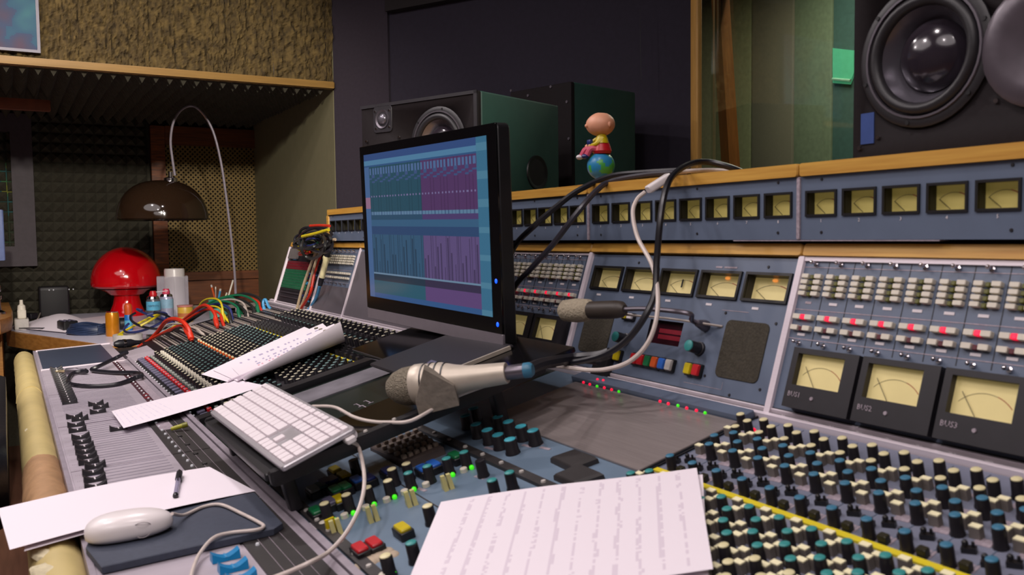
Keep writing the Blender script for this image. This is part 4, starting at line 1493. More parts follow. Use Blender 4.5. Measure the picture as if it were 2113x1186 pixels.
obj('screen', MB().raster(204, 90, lambda u, v: MMO @ Vector((-.300 + u * .592, -.172 + v * .353, .0036)), screencol), K['screen'], mon)
for yy in (-.100, -.185):
    obj('indicator_led', MB().sphere(.0040, MMO @ Matrix.Translation((.309, yy, .0034)), sc=(1, 1.2, .5), nu=10, nv=6), K['ledb'], mon)
fy0, fy1 = .70, .93
obj('stand_foot', MB().bevbox(-.20, .064, .33, .53, -.0035, .003, .002, MTR), K['black2'], mon)
obj('foot_edge', MB().box(-.02, .068, .327, .331, -.003, .0045, MTR).box(.064, .068, .327, .52, -.003, .0045, MTR), K['silver'], mon)
obj('stand_neck', MB().bevbox(-.36, -.20, .575, .590, 0, .16, .003, MTR), K['silverchin'], mon)
# grey card
g = [tr(862, 763), tr(890, 744), tr(930, 757), tr(902, 776)]
b = MB().add([tuple(p + Vector((0, 0, .002))) for p in g] + [tuple(p + Vector((0, 0, .0005))) for p in g], [(0, 1, 2, 3), (7, 6, 5, 4), (0, 4, 5, 1), (1, 5, 6, 2), (2, 6, 7, 3), (3, 7, 4, 0)])
tag(obj('card', b, K['slate']), 'small grey card lying on the tray beneath the monitor', 'card')

# silver hand microphone on its grey foam wedge
m0, m1 = tr(800, 802, .034), tr(1085, 764, .030)
LM = (m1 - m0).length
MA = axis_matrix(m0, m1 - m0)
mic = thing('microphone', 'silver handheld microphone with black ring grooves lying on the tray', 'microphone', tr(930, 800, 0))
rh = .0330
obj('mesh_head', MB().lathe([(.003, .0), (.016, .004), (.026, .016), (.0315, .032), (rh, .052)], 24, MA), K['grille'], mic)
obj('body', MB().lathe([(rh, .052), (.0345, .056), (.0345, .070), (.0330, .074), (.0325, .10), (.0255, .125), (.0205, .150), (.0175, LM * .86), (.0165, LM * .87)], 24, MA), K['silver'], mic)
for t in (.074, .086, .098, .110):
    rr_ = .0333 if t < .1 else .030
    obj('groove', MB().lathe([(rr_ - .001, t - .0012), (rr_ + .0006, t - .0012), (rr_ + .0006, t + .0012), (rr_ - .001, t + .0012)], 24, MA), K['black'], mic)
obj('connector', MB().lathe([(.012, LM * .86), (.012, LM * .985), (.0100, LM)], 16, MA), K['ring'], mic)
obj('connector_ring', MB().lathe([(.0125, LM * .99), (.0125, LM * 1.03), (.009, LM * 1.05)], 16, MA), K['blue'], mic)
wp = [tr(861, 838, -.002), tr(945, 823, -.002), tr(952, 806, .0), tr(872, 815, .0)]
tp = [tr(892, 782, .043), tr(905, 786, .043), tr(912, 790, .035), tr(896, 786, .035)]
base = [tr(861, 843, 0), tr(944, 822, 0)]
n = MTR.col[2].xyz
e = (base[1] - base[0])
back = n.cross(e).normalized()
if back.y < 0:
    back = -back
W = .055
P0, P1 = base[0], base[1]
prof = [P0, P1, P1 + n * .022, P0 + e * .40 + n * .062, P0 + n * .012]
W = .03
prof = [CAM + (p - CAM) * .972 for p in prof]
prof[0] = prof[0] - n * .012
prof[1] = prof[1] - n * .012
vs = [tuple(p) for p in prof] + [tuple(p + back * W) for p in prof]
b = MB().add(vs, [(0, 1, 2, 3, 4), (9, 8, 7, 6, 5)] + [(i, 5 + i, 5 + (i + 1) % 5, (i + 1) % 5) for i in range(5)])
tag(obj('foam_wedge', b, K['stone']), 'grey wedge block propped against the silver microphone', 'block')

# ---- papers
def grid(P, nx=14, ny=14, th=.0012):
    b = MB()
    top = [[Vector(P(i / nx, j / ny)) for i in range(nx + 1)] for j in range(ny + 1)]
    return top


def sheet(name, P, label, colf=None, nx=40, ny=50, cat='paper', group=None):
    o = obj(name, MB().raster(nx, ny, P, colf or (lambda u, v: (238, 228, 236))), K['paper'])
    return tag(o, label, cat, group)


def bil(a, b, c, d):
    return lambda u, v: (a * (1 - u) + b * u) * (1 - v) + (d * (1 - u) + c * u) * v


# big sheets at the front right
TL, TRp, BR = Ep(910, 1035, .030), Ep(1437, 962, .030), Ep(1472, 1176, .030)
BL = TL + (BR - TRp) * 1.02
f0 = bil(TL, TRp, BR, BL)


def pf(u, v):
    p = f0(u, v)
    droop = max(0, .16 - u) / .16
    return p - EN * (.016 * droop * droop * v) + EN * (.002 * math.sin(u * 5 + v * 2))


def linecol(u, v):
    k = (u - .10) * 12.5 / .9
    fr_ = k - math.floor(k)
    wob = noise.noise(Vector((math.floor(k) * 3.7, v * 6, 1))) * .10
    if .04 < v < .97 and k > 0 and u < .95 and abs(fr_ - .5 - wob) < .10 and noise.noise(Vector((u * 200, v * 120, 0))) > -.12:
        return (220, 207, 219)
    return (238, 228, 236)


sheet('paper_sheet', pf, 'large white sheet of faint handwritten lines over the front right modules', linecol, 110, 60)
f1 = bil(TL + EN * -.004, Ep(1449, 972, .026), Ep(1462, 1190, .026), BL)
sheet('paper_sheet', lambda u, v: f1(.5 + u * .5, .02 + v * .98) - EN * .002, 'white sheet showing as a thin edge under the large lined sheet', None, 6, 6)


def Fq(px, py, h=.012):
    return on(px, py, FN, FN.dot(FO) + h)


a_, b_, c_, d_ = Fq(-4, 1049, .016), Fq(432, 963, .012), Fq(527, 1013, .014), Fq(20, 1134, .016)
g0 = bil(a_, b_, c_, d_)
sheet('paper_sheet', lambda u, v: g0(u, v) + Vector((0, 0, .005 * math.sin(u * 3.1))), 'long white sheet across the faders with the ballpoint pen on it', None, 20, 12)
a2, b2_, c2, d2 = Fq(60, 1050, .009), Fq(400, 985, .008), Fq(524, 1017, .010), Fq(50, 1137, .010)
g1 = bil(a2, b2_, c2, d2)
sheet('paper_sheet', lambda u, v: g1(u, v) + Vector((0, 0, .004 * math.sin(u * 3.1))), 'second white sheet peeking out below the long sheet near the mouse', None, 20, 12)


def handcol(u, v):
    r_ = v * 9
    if .15 < u < .92 and .08 < v < .72 and abs((r_ % 1) - .5) < .25 and noise.noise(Vector((u * 60, math.floor(r_) * 9.1, 2))) > .12:
        return (176, 166, 196) if int(r_) != 3 else (220, 170, 186)
    return (238, 228, 236)


def curl(A_, B_, C_, D_, r0, r1, hh, th):
    """A near left, B far left, C far end and D near end of the line the sheet rests on; beyond that line it rolls up and over"""
    def P(u, v):
        l, r = A_ * (1 - u) + B_ * u, D_ * (1 - u) + C_ * u
        side = (r - l).normalized()
        if v < .55:
            return l + (r - l) * (v / .55) + EN * hh
        a = (v - .55) / .45 * th
        R_ = r0 + (r1 - r0) * u
        return r + side * (R_ * math.sin(a)) + EN * (hh + R_ * (1 - math.cos(a)))
    return P


h = .022
for i, (A_, B_, C_, D_, r0, r1, hh, th, lab) in enumerate((
        ((415, 772), (628, 674), (702, 706), (470, 788), .006, .036, .0, 1.5, 'handwritten sheet with punched corner lying over the small knobs'),
        ((440, 765), (666, 668), (708, 706), (490, 788), .007, .042, .002, 1.75, 'middle sheet of the curling handwritten stack'),
        ((480, 762), (690, 670), (712, 707), (505, 788), .008, .046, .004, 2.0, 'outer sheet of the stack rolling up towards the monitor'))):
    f = curl(Ep(*A_, h), Ep(*B_, h), Ep(*C_, h), Ep(*D_, h), r0, r1, hh, th)
    sheet('handwritten_sheet', f, lab, (lambda u, v: handcol(u, v / .55 * .8) if v < .55 else (236, 226, 234)), 60, 50, 'paper', 'curling handwritten sheets')
# strip shaped sheet across the front rail
s0a, s0b = Fq(230, 848, .016), Fq(255, 883, .016)
s1a, s1b = Ep(345, 819, .020), Ep(400, 842, .020)
s2a, s2b = Ep(490, 783, .022), Ep(546, 795, .022)


def ps(u, v):
    def q3(a, b, c):
        return a * (1 - u) * (1 - 2 * u) + b * 4 * u * (1 - u) + c * u * (2 * u - 1)
    return q3(s0a, s1a, s2a) * (1 - v) + q3(s0b, s1b, s2b) * v


sheet('paper_sheet', ps, 'narrow curved sheet bridging the faders and the front rail', lambda u, v: (224, 214, 228) if (u < .4 and abs((u * 22) % 1 - .5) < .16 and .08 < v < .85 and noise.noise(Vector((u * 9, v * 40, 4))) > -.1) else (238, 228, 236), 110, 40)

# ballpoint pen on the papers
pen = thing('ballpoint_pen', 'clear ballpoint pen with black cap on the long white sheet', 'pen', Fq(367, 1000, .02))
pa, pb = Fq(371, 972, .024), Fq(362, 1023, .022)
MP = axis_matrix(pa, pb - pa)
Lp = (pb - pa).length
obj('barrel', MB().lathe([(.0040, Lp * .30), (.0040, Lp * .97)], 10, MP), mat('clear_lilac_barrel', (176, 168, 196), .2, alpha=.8), pen)
obj('pen_cap', MB().lathe([(.0028, 0), (.0054, Lp * .06), (.0056, Lp * .34), (.005, Lp * .36)], 10, MP).box(-.001, .001, .005, .0068, Lp * .08, Lp * .5, MP), K['cableb'], pen)
obj('end_plug', MB().lathe([(.0044, Lp * .95), (.0046, Lp), (.003, Lp * 1.02)], 10, MP), K['cableb'], pen)
# short yellow pen by the rail
y0, y1 = Fq(353, 885, .010), Fq(384, 876, .016)
yp = thing('marker_pen', 'short yellow-green marker lying on the dark fader strip', 'pen', y0)
MY = axis_matrix(y0, y1 - y0)
Ly = (y1 - y0).length
obj('barrel', MB().lathe([(.004, 0), (.005, Ly * .3), (.005, Ly)], 10, MY), mat('yellow_green_marker', (176, 172, 40), .4), yp)
obj('marker_cap', MB().lathe([(.006, Ly * .75), (.006, Ly * 1.1)], 10, MY), mat('olive_cap', (130, 128, 30), .4), yp)

# mouse pad and mouse
mp_ = [pxl(MF_, px, py, .014) for px, py in ((182, 1136), (190, 1105), (290, 1050), (527, 1018), (575, 1075), (560, 1092), (235, 1168))]
pad = tag(obj('mouse_pad', MB().loft([pxl(MF_, px, py, .014) for px, py in ((180, 1128), (212, 1168), (562, 1090), (580, 1078), (524, 1016), (360, 1045), (200, 1080))], [(.0035, 0), (.0045, .002), (.013, .002), (.0142, 0)], MF_), K['pad']),
          'dark slate mouse pad with rounded corners in front of the papers', 'mouse pad')
ma, mb_ = Fq(172, 1094, .034), Fq(357, 1062, .034)
md = (mb_ - ma)
md.z = md.y * .045
mouse = thing('mouse', 'rounded white computer mouse on the slate pad', 'mouse', Fq(265, 1100, .014))
mxv = md.normalized()
mzv = FN
myv = mzv.cross(mxv).normalized()
mzv = mxv.cross(myv)
cc = (ma + mb_) / 2
MMS = Matrix(((mxv.x, myv.x, mzv.x, cc.x), (mxv.y, myv.y, mzv.y, cc.y), (mxv.z, myv.z, mzv.z, cc.z), (0, 0, 0, 1)))
Lx = md.length / 2
bb = MB()
bb.sphere(1, nu=28, nv=18)
for i, v in enumerate(bb.v):
    x, y_, z = v
    e = lambda t, p: math.copysign(abs(t) ** p, t)
    zz = z if z > 0 else z * .45
    bb.v[i] = tuple(MMS @ Vector((Lx * e(x, .82),   .034 * e(y_, .85) * (1 - .08 * x), .025 * e(zz, .75) * (1 - .10 * x) - .008)))
obj('shell', bb, K['wplastic'], mouse)
ring = [MMS @ Vector((Lx * (.28 + .22 * math.cos(t)), -.0305 + .003 * math.cos(2 * t), -.004 + .011 * math.sin(t))) for t in [2 * math.pi * i / 20 for i in range(21)]]
obj('side_button', MB().tube(ring, .0006, 5), mat('mouse_seam', (190, 180, 182), .4), mouse)
cable('mouse_cable', [MMS @ Vector((Lx * .98, 0, .002)), Fq(380, 1062, .02), Fq(420, 1045, .017), Fq(456, 1041, .018), Fq(500, 1060, .018), Fq(535, 1078, .018), Fq(544, 1086, .018), Fq(528, 1093, .018), Fq(475, 1099, .018), Fq(440, 1110, .019), Fq(412, 1142, .012), Fq(398, 1175, .010), Fq(392, 1200, .010)], .0026, K['cablew'],
      'white mouse cable looping over the slate pad')

# black jack lead on the far faders
def fz(px, py, h=.010): return Fq(px, py, h)


jl = thing('jack_lead', 'thick black audio lead with a grey jack plug looped over far faders', 'cable', Fq(230, 770, .0))
pts = [fz(180, 766, .014), fz(165, 766, .014), fz(148, 772, .010), fz(141, 785, .008), fz(148, 793, .008), fz(190, 797, .008), fz(240, 793, .008), fz(278, 780, .012), fz(293, 774, .018), fz(280, 769, .014), fz(230, 768, .010), fz(190, 763, .012), fz(205, 755, .02), fz(240, 738, .03), fz(262, 727, .05)]
obj('lead', MB().tube(spline(pts, 7), .0066, 8), K['cableb'], jl)
ja, jb = fz(114, 766, .014), fz(176, 764, .014)
MJ = axis_matrix(ja, jb - ja)
LJ = (jb - ja).length
obj('plug_tip', MB().lathe([(.001, 0), (.0045, LJ * .05), (.003, LJ * .1), (.0045, LJ * .12), (.0045, LJ * .38)], 10, MJ), mat('brass_tip', (226, 206, 166), .3, .8), jl)
obj('plug_body', MB().lathe([(.0085, LJ * .36), (.0095, LJ * .4), (.0095, LJ * .72), (.0075, LJ * .76), (.007, LJ * 1.02)], 12, MJ), K['ring'], jl)
# cluster of dark connectors at the console's corner
for i, (p, q, lab) in enumerate((((232, 742), (272, 728), 'fat black connector nearest the front rail at the console corner'), ((262, 738), (300, 712), 'silver connector barrel behind the fat black one'), ((236, 710), (292, 706), 'black tapering plug pointing at the wooden desk'))):
    a, b_ = PD(*p, 3.45 + .12 * (i == 2)), PD(*q, 3.45 + .1 * i)
    t = thing('connector', lab, 'connector', a, 'loose connectors at the corner')
    Mq = axis_matrix(a, b_ - a)
    L2 = (b_ - a).length
    obj('shell', MB().lathe([(.010, 0), (.017, L2 * .15), (.017, L2 * .6), (.011, L2 * .75), (.008, L2)], 12, Mq), K['cableb'] if i != 1 else K['ring'], t)
    obj('collar', MB().lathe([(.018, L2 * .3), (.018, L2 * .4)], 12, Mq), K['chrome'], t)
# patch leads: plug standing in the jackfield, lead arching over to the desk
PL = [
    ('cs_red', 'orange-red', .0085, [(395, 700, 3.10), (388, 676, 3.12), (370, 660, 3.18), (345, 661, 3.3), (325, 685, 3.45), (300, 712, 3.5)], 'thick orange-red patch lead arching nearest the knobs'),
    ('cs_red', 'red', .0055, [(392, 695, 3.10), (376, 672, 3.18), (350, 680, 3.3), (310, 700, 3.45), (285, 715, 3.5)], 'thin red patch lead under the thick orange-red one'),
    ('cs_red', 'red', .0075, [(448, 672, 3.35), (442, 645, 3.4), (420, 630, 3.5), (385, 655, 3.7), (340, 690, 3.8), (290, 716, 3.6)], 'red patch lead with a stout red plug mid jackfield'),
    ('cs_navy', 'navy', .0055, [(480, 660, 3.5), (472, 635, 3.55), (440, 628, 3.65), (390, 655, 3.8), (350, 686, 3.8), (300, 706, 3.7)], 'navy patch lead dropping beside the green plug'),
    ('cs_grn', 'green', .0055, [(495, 655, 3.55), (488, 632, 3.6), (455, 622, 3.7), (400, 645, 3.8), (360, 672, 3.85), (312, 700, 3.7)], 'green patch lead with green plug mid jackfield'),
    ('cs_blk', 'black', .006, [(510, 662, 3.5), (505, 640, 3.55), (480, 626, 3.65), (430, 634, 3.75), (385, 662, 3.8), (330, 700, 3.75)], 'black patch lead arching lowest towards the desk'),
    ('cs_blk', 'black', .006, [(545, 645, 3.6), (538, 618, 3.65), (505, 606, 3.72), (460, 617, 3.8), (410, 640, 3.9), (370, 672, 3.95)], 'black patch lead arching highest over the jackfield'),
    ('cs_red', 'dark red', .0055, [(540, 642, 3.6), (532, 622, 3.66), (500, 612, 3.75), (450, 622, 3.82), (400, 655, 3.9), (350, 690, 3.85)], 'dark red patch lead beside the light blue plug'),
    ('cs_lblue', 'light blue', .006, [(547, 648, 3.6), (543, 625, 3.62), (548, 618, 3.62), (556, 635, 3.6), (575, 650, 3.55), (600, 655, 3.5), (622, 650, 3.34), (640, 634, 3.3), (654, 610, 3.22), (660, 590, 3.18)], 'light blue lead rising to the silver line plug'),
    ('cs_yel', 'yellow', .0045, [(462, 660, 3.45), (456, 625, 3.5), (440, 616, 3.6), (418, 622, 3.7), (400, 650, 3.8), (372, 676, 3.9), (340, 690, 3.9)], 'yellow patch lead arching over the dark bundle'),
    ('cs_grey', 'grey', .0045, [(420, 690, 3.25), (400, 676, 3.3), (352, 668, 3.5), (322, 690, 3.55), (295, 716, 3.5)], 'pale grey lead among the red ones'),
    ('cs_grn', 'green', .0045, [(500, 648, 3.6), (480, 614, 3.7), (440, 625, 3.8), (395, 655, 3.9), (350, 683, 3.9)], 'dark green lead crossing above the black bundle'),
    ('cs_blk', 'black', .0062, [(528, 655, 3.55), (520, 632, 3.6), (490, 617, 3.7), (445, 624, 3.78), (400, 648, 3.84), (355, 680, 3.88)], 'black patch lead in the middle of the bundle'),
    ('cs_blk', 'black', .0062, [(478, 668, 3.42), (470, 642, 3.48), (440, 634, 3.6), (398, 658, 3.72), (350, 690, 3.76)], 'short black patch lead ending before the green plug'),
    ('cs_grn', 'green', .0055, [(536, 650, 3.56), (526, 622, 3.62), (492, 609, 3.72), (440, 621, 3.8), (388, 656, 3.86), (340, 690, 3.86)], 'green patch lead beside the dark red one'),
    ('cs_grey', 'grey', .0045, [(512, 652, 3.52), (500, 624, 3.6), (462, 619, 3.7), (405, 642, 3.8), (350, 676, 3.84), (318, 700, 3.8)], 'pale grey lead in the middle of the bundle'),
    ('cs_red', 'red', .005, [(462, 672, 3.4), (452, 646, 3.46), (420, 640, 3.56), (372, 668, 3.68), (325, 700, 3.7)], 'thin red lead below the black bundle'),
    ('cs_yel', 'yellow', .004, [(470, 662, 3.44), (450, 634, 3.52), (412, 636, 3.64), (372, 664, 3.74), (322, 700, 3.76)], 'thin yellow-green lead below the black bundle'),
]
for key_, nm, r_, pts, lab in PL:
    P = [PD(*p) for p in pts]
    t = thing('patch_lead', lab, 'cable', P[0], 'patch leads of the jackfield')
    obj('lead', MB().tube(spline(P, 6), r_ * .95, 7), K[key_], t)
    d = (P[0] - P[1]).normalized()
    Mq = axis_matrix(P[1] * .5 + P[0] * .5, d)
    L2 = (P[0] - P[1]).length * .62
    obj('plug', MB().lathe([(r_ * .9, -L2 * .3), (r_ * 1.35, 0), (r_ * 1.35, L2 * .75), (r_ * .8, L2 * .85), (r_ * .8, L2)], 10, Mq), K[key_], t)
def DM(px, py, h=.03):
    return on(px, py, MN, MN.dot(MO) + h)


# coil of leads hanging at the end of the meter tiers
TK_ = ['black', 'dark', 'yellow', 'black', 'dark', 'red', 'black', 'green', 'dark', 'black', 'navy', 'black', 'dark']
KEYS = {'black': 'cs_blk', 'dark': 'cableb', 'yellow': 'cs_yel', 'red': 'cs_red', 'green': 'cs_grn', 'navy': 'cs_navy'}
for i, nm in enumerate(TK_):
    cx, cy, dep = 642 + random.uniform(-10, 16), 500 + random.uniform(-12, 12), (.05 + .012 * (i % 6)) if nm in ('black', 'dark') else .062
    rx, ry, ph = random.uniform(22, 36), random.uniform(12, 26), random.uniform(0, 6)
    if nm not in ('black', 'dark'):
        rx, ry, cy = rx * .6, ry * .5, cy + 8
    P = [DM(cx + rx * math.cos(a + ph), cy + ry * math.sin(a + ph) - 6 * math.cos(a), dep + .02 * math.sin(a * 2)) for a in [2 * math.pi * j / 12 * .95 for j in range(13)]]
    cable('hanging_lead', P, .0055, K[KEYS[nm]], {'black': 'one of the black leads in the tangle hung at the end of the meter tiers', 'dark': 'one of the black leads in the tangle hung at the end of the meter tiers'}.get(nm, nm + ' lead in the tangle hung at the end of the meter tiers'), 'cable', 'leads hung at the end of the meter tiers', 5, 6)
cable('yellow_tie', [DM(624, 488, .13), DM(650, 482, .13), DM(678, 474, .12)], .006, K['cs_yel'], 'straight yellow lead across the hanging black tangle')
cable('red_tie', [DM(640, 466, .12), DM(660, 465, .12), DM(680, 466, .12)], .005, K['cs_red'], 'short red lead above the hanging black tangle')
cable('beige_lead', [DM(611, 645, .015), DM(622, 602, .03), DM(640, 550, .045), DM(656, 514, .06), DM(676, 498, .06), DM(692, 494, .05)], .0055, mat('beige_cable', (190, 168, 140), .45), 'beige lead from the wood ledge down over the patch panel')
cable('beige_lead', [DM(617, 642, .015), DM(634, 600, .03), DM(650, 545, .05), DM(664, 512, .06), DM(684, 500, .05)], .005, bpy.data.materials['beige_cable'], 'second beige lead just right of the first')
cable('red_lead', [DM(622, 636, .015), DM(640, 605, .03), DM(650, 560, .035), DM(660, 530, .04), DM(668, 505, .05), DM(678, 490, .06)], .0055, K['cs_red'], 'deep red lead hanging over the patch sockets')
lp = thing('line_plug', 'silver and black line plug hanging at the left end of the routing buttons', 'plug', DM(668, 540, .05))
pa, pb = DM(681, 503, .06), DM(660, 590, .04)
MQ = axis_matrix(pa, pb - pa)
LQ = (pb - pa).length
obj('boot', MB().lathe([(.006, 0), (.011, LQ * .1), (.011, LQ * .3)], 10, MQ), K['cableb'], lp)
obj('sleeve', MB().lathe([(.013, LQ * .3), (.0145, LQ * .34), (.0105, LQ * .42), (.0105, LQ * .8)], 12, MQ), K['cream'], lp)
obj('tail', MB().lathe([(.010, LQ * .8), (.009, LQ * .98), (.006, LQ)], 10, MQ), K['cableb'], lp)

# cables over the meter tiers
def CB(pts): return [PY(*p) for p in pts]


cable('black_cable', CB([(1400, 352, 1.12), (1330, 356, 1.10), (1260, 364, 1.07), (1195, 392, 1.01), (1150, 425, .97), (1100, 468, .93), (1062, 508, .92), (1045, 560, .92), (1048, 640, .93)]), .0062, K['cableb'], 'black cable draped over the meter tiers behind the monitor, the left one', n=8)
cable('black_cable', CB([(1420, 356, 1.12), (1340, 360, 1.09), (1262, 374, 1.05), (1230, 394, 1.01), (1190, 440, .96), (1140, 505, .93), (1095, 555, .91), (1062, 592, .91), (1050, 640, .92)]), .0058, mat('grey_black_cable', (52, 50, 60), .35), 'grey-black cable crossing the meters just right of the black one')
cable('black_cable', CB([(1530, 354, 1.14), (1500, 343, 1.12), (1460, 334, 1.10), (1425, 338, 1.06), (1392, 358, 1.0), (1374, 390, .965), (1363, 450, .94), (1355, 540, .93), (1352, 600, .92), (1335, 645, .90), (1300, 695, .88), (1255, 728, .86), (1200, 745, .84), (1120, 755, .82)]), .0056, K['cableb'], 'black cable dropping in front of the centre meters')
wc = thing('white_adapter_cable', 'white display cable with a box connector hanging over the meter tiers', 'cable', PY(1356, 380, 1.0))
P = CB([(1520, 355, 1.14), (1470, 351, 1.12), (1410, 354, 1.07), (1388, 359, 1.03)])
obj('lead', MB().tube(spline(P, 6), .004, 8), K['cablew'], wc)
P = CB([(1331, 396, .985), (1314, 412, .97), (1306, 440, .95), (1316, 490, .94), (1345, 545, .93), (1357, 600, .92), (1354, 660, .90), (1335, 710, .885), (1300, 745, .87), (1255, 761, .85), (1210, 763, .84), (1150, 755, .82)])
obj('lead', MB().tube(spline(P, 8), .0038, 8), K['cablew'], wc)
a, b_ = PY(1334, 394, .985), PY(1384, 362, 1.03)
MQ = axis_matrix(a, b_ - a)
LQ = (b_ - a).length
obj('connector_box', MB().bevbox(-.011, .011, -.007, .007, LQ * .06, LQ * .94, .002, MQ), K['wplastic'], wc)
# dark twisted leads under the microphone body
cable('dark_lead', [tr(1085, 764, .03), tr(1120, 750, .02), PY(1180, 740, .84), PY(1235, 735, .86), PY(1258, 728, .87)], .010, K['cableb'], 'thick black microphone lead running to the centre panel')
cable('dark_lead', [PY(1060, 712, .88), PY(1110, 720, .88), PY(1160, 735, .88), PY(1235, 745, .88)], .007, K['cableb'], 'twisted black lead behind the microphone lead')
cable('flat_strap', [PY(1062, 716, .87), PY(1110, 733, .86), PY(1150, 748, .85)], .006, mat('ochre_strap', (120, 92, 24), .6), 'ochre strap beside the twisted black lead')
tb = thing('tablet_clip', 'small black clip on the centre panel lower edge', 'clip', at(MM_, -1.345, .015, .02).translation)
obj('clip_body', MB().bevbox(-.022, .022, -.03, .03, 0, .018, .003, at(MM_, -1.352, .012)), K['black'], tb)

# ================================================================== SPEAKERS
def driver(Mf, R, parent, flange=1.0):
    """woofer in the plane z=0 of Mf"""
    o = obj('woofer', MB().lathe([(R * 1.16 * flange, -.002), (R * 1.16 * flange, .004), (R * 1.1, .007), (R * 1.0, .006), (R * .98, -.01)], 40, Mf, cap=False), K['rubber'], parent)
    obj('frame_ring', MB().lathe([(R * 1.03, .006), (R * 1.02, .0085), (R * .985, .0085), (R * .975, .004)], 40, Mf, cap=False), K['ring'], o)
    prof = [(R * .97, .002)]
    for i in range(7):
        a = math.pi * i / 6
        prof.append((R * (.86 + .10 * math.cos(a)), .002 + .010 * math.sin(a)))
    obj('surround', MB().lathe(prof, 40, Mf, cap=False), K['rubber'], o)
    obj('cone', MB().lathe([(R * .77, .002), (R * .68, -.012), (R * .55, -.026)], 40, Mf, cap=False), K['cone'], o)
    obj('dust_cap', MB().lathe([(R * .60, -.024), (R * .57, -.016), (R * .46, -.006), (R * .28, .001), (R * .12, .004), (R * .01, .0045)], 36, Mf, cap=True), K['dust'], o)
    for i in range(6):
        a = 2 * math.pi * (i + .3) / 6
        obj('screw', MB().lathe([(.0036, .004), (.003, .008)], 8, Mf @ Matrix.Translation((R * 1.09 * math.cos(a), R * 1.09 * math.sin(a), 0))), K['black'], o)
    return o


def cut(mb, M, holes, mats):
    """mesh of mb with real round openings cut by a boolean, in world coordinates"""
    a = bpy.data.objects.new('tmp_a', mb.mesh('tmp', mats))
    C.objects.link(a)
    tmp = []
    for (x, y, r, d) in holes:
        c = bpy.data.objects.new('tmp_c', MB().lathe([(r, -d), (r, .05)], 40, M @ Matrix.Translation((x, y, 0))).mesh('tmp', K['black']))
        C.objects.link(c)
        md_ = a.modifiers.new('cut', 'BOOLEAN')
        md_.operation = 'DIFFERENCE'
        md_.solver = 'EXACT'
        md_.object = c
        tmp.append(c)
    bpy.context.view_layer.update()
    dg = bpy.context.evaluated_depsgraph_get()
    me = bpy.data.meshes.new_from_object(a.evaluated_get(dg))
    for o in [a] + tmp:
        bpy.data.objects.remove(o, do_unlink=True)
    me.materials.clear()
    me.materials.append(mats)
    me.polygons.foreach_set('material_index', [0] * len(me.polygons))
    return me


def cabinet(M, w, h, d, parent, sidem, holes=()):
    """box with its front in the plane z=0 (x right, y up), body behind"""
    for nm, z0, z1, m in (('cabinet', -d, -.018, sidem), ('baffle', -.018, 0, K['baffle'])):
        b_ = MB().bevbox(0, w, 0, h, z0, z1, .003, M)
        obj(nm, cut(b_, M, [(x, y, r, .06) for x, y, r in holes], m) if holes else b_, m, parent)


def face(p, yaw):
    """matrix of a front face standing at p, turned by yaw about the vertical; x right, y up, z outwards"""
    c, s = math.cos(yaw), math.sin(yaw)
    return Matrix(((c, 0, s, p[0]), (s, 0, -c, p[1]), (0, 1, 0, p[2]), (0, 0, 0, 1)))


# near right speaker
sr = thing('studio_speaker', 'large black studio speaker at the right end with a big glossy woofer', 'speaker', (-.62, 1.2, 1.3035))
MS = face((-.866, 1.082, 1.3040), 0)
wf = PY(1905, 112, 1.08)
cabinet(MS, .475, .325, .11, sr, K['baffle'], [(wf.x + .866, wf.z - 1.304, .083)])
driver(MS @ Matrix.Translation((wf.x + .866, wf.z - 1.304, 0)), .084, sr)
w2 = PY(2160, 85, 1.08)
o = obj('tweeter_horn', MB().lathe([(.078, 0), (.078, .006), (.068, .012), (.05, .010), (.03, .004), (.016, .002), (.014, .008), (.004, .012)], 36, MS @ Matrix.Translation((w2.x + .866, w2.z - 1.304, 0))), mat('grey_horn', (92, 84, 92), .3, .3), sr)
lb = PY(1789, 265, 1.08)
obj('badge', MB().box(-.011, .011, -.022, .022, 0, .0015, MS @ Matrix.Translation((lb.x + .866, lb.z - 1.304, 0))), mat('blue_badge', (54, 78, 140), .4), sr)
for (px, py) in ((1773, 306), (1811, 283), (2055, 208)):
    q = PY(px, py, 1.08)
    obj('screw', MB().lathe([(.004, 0), (.003, .003)], 8, MS @ Matrix.Translation((q.x + .866, q.z - 1.304, 0))), K['chrome'], sr)
# left speaker on the tier, turned to the listener
YA = math.atan2(.189, .464)
MS = face((-2.765, 1.035, 1.3040), YA)
sl = thing('studio_speaker', 'black-fronted green speaker behind the monitor with tweeter and woofer', 'speaker', (-2.5, 1.2, 1.3035))
obj('edge_trim', MB().box(.488, .501, .0, .326, -.001, .004, MS).box(0, .501, .316, .326, -.001, .004, MS), K['black2'], sl)


def onf(M, px, py):
    n = M.col[2].xyz
    p = on(px, py, n, n.dot(M.col[3].xyz))
    return M.inverted() @ p


q = onf(MS, 905, 297)
cabinet(MS, .501, .326, .42, sl, K['sgreen'], [(q.x, q.y, .097)])
driver(MS @ Matrix.Translation((q.x, q.y, 0)), .098, sl)
q = onf(MS, 791, 246)
tw = obj('tweeter', MB().rr(.085, .085, .012, 0, .004, .001, MS @ Matrix.Translation((q.x, q.y, 0))), K['black2'], sl)
obj('dome_ring', MB().lathe([(.030, .003), (.030, .007), (.024, .004)], 20, MS @ Matrix.Translation((q.x, q.y, 0)), cap=False), K['ring'], tw)
obj('dome', MB().sphere(.018, MS @ Matrix.Translation((q.x, q.y, .003)), sc=(1, 1, .6)), K['cone'], tw)
for (px, py) in ((776, 231), (805, 228), (778, 266), (805, 262), (825, 283), (758, 292)):
    t = onf(MS, px, py)
    obj('screw', MB().lathe([(.005, .003), (.004, .006)], 8, MS @ Matrix.Translation((t.x, t.y, 0))), K['chrome'], sl)
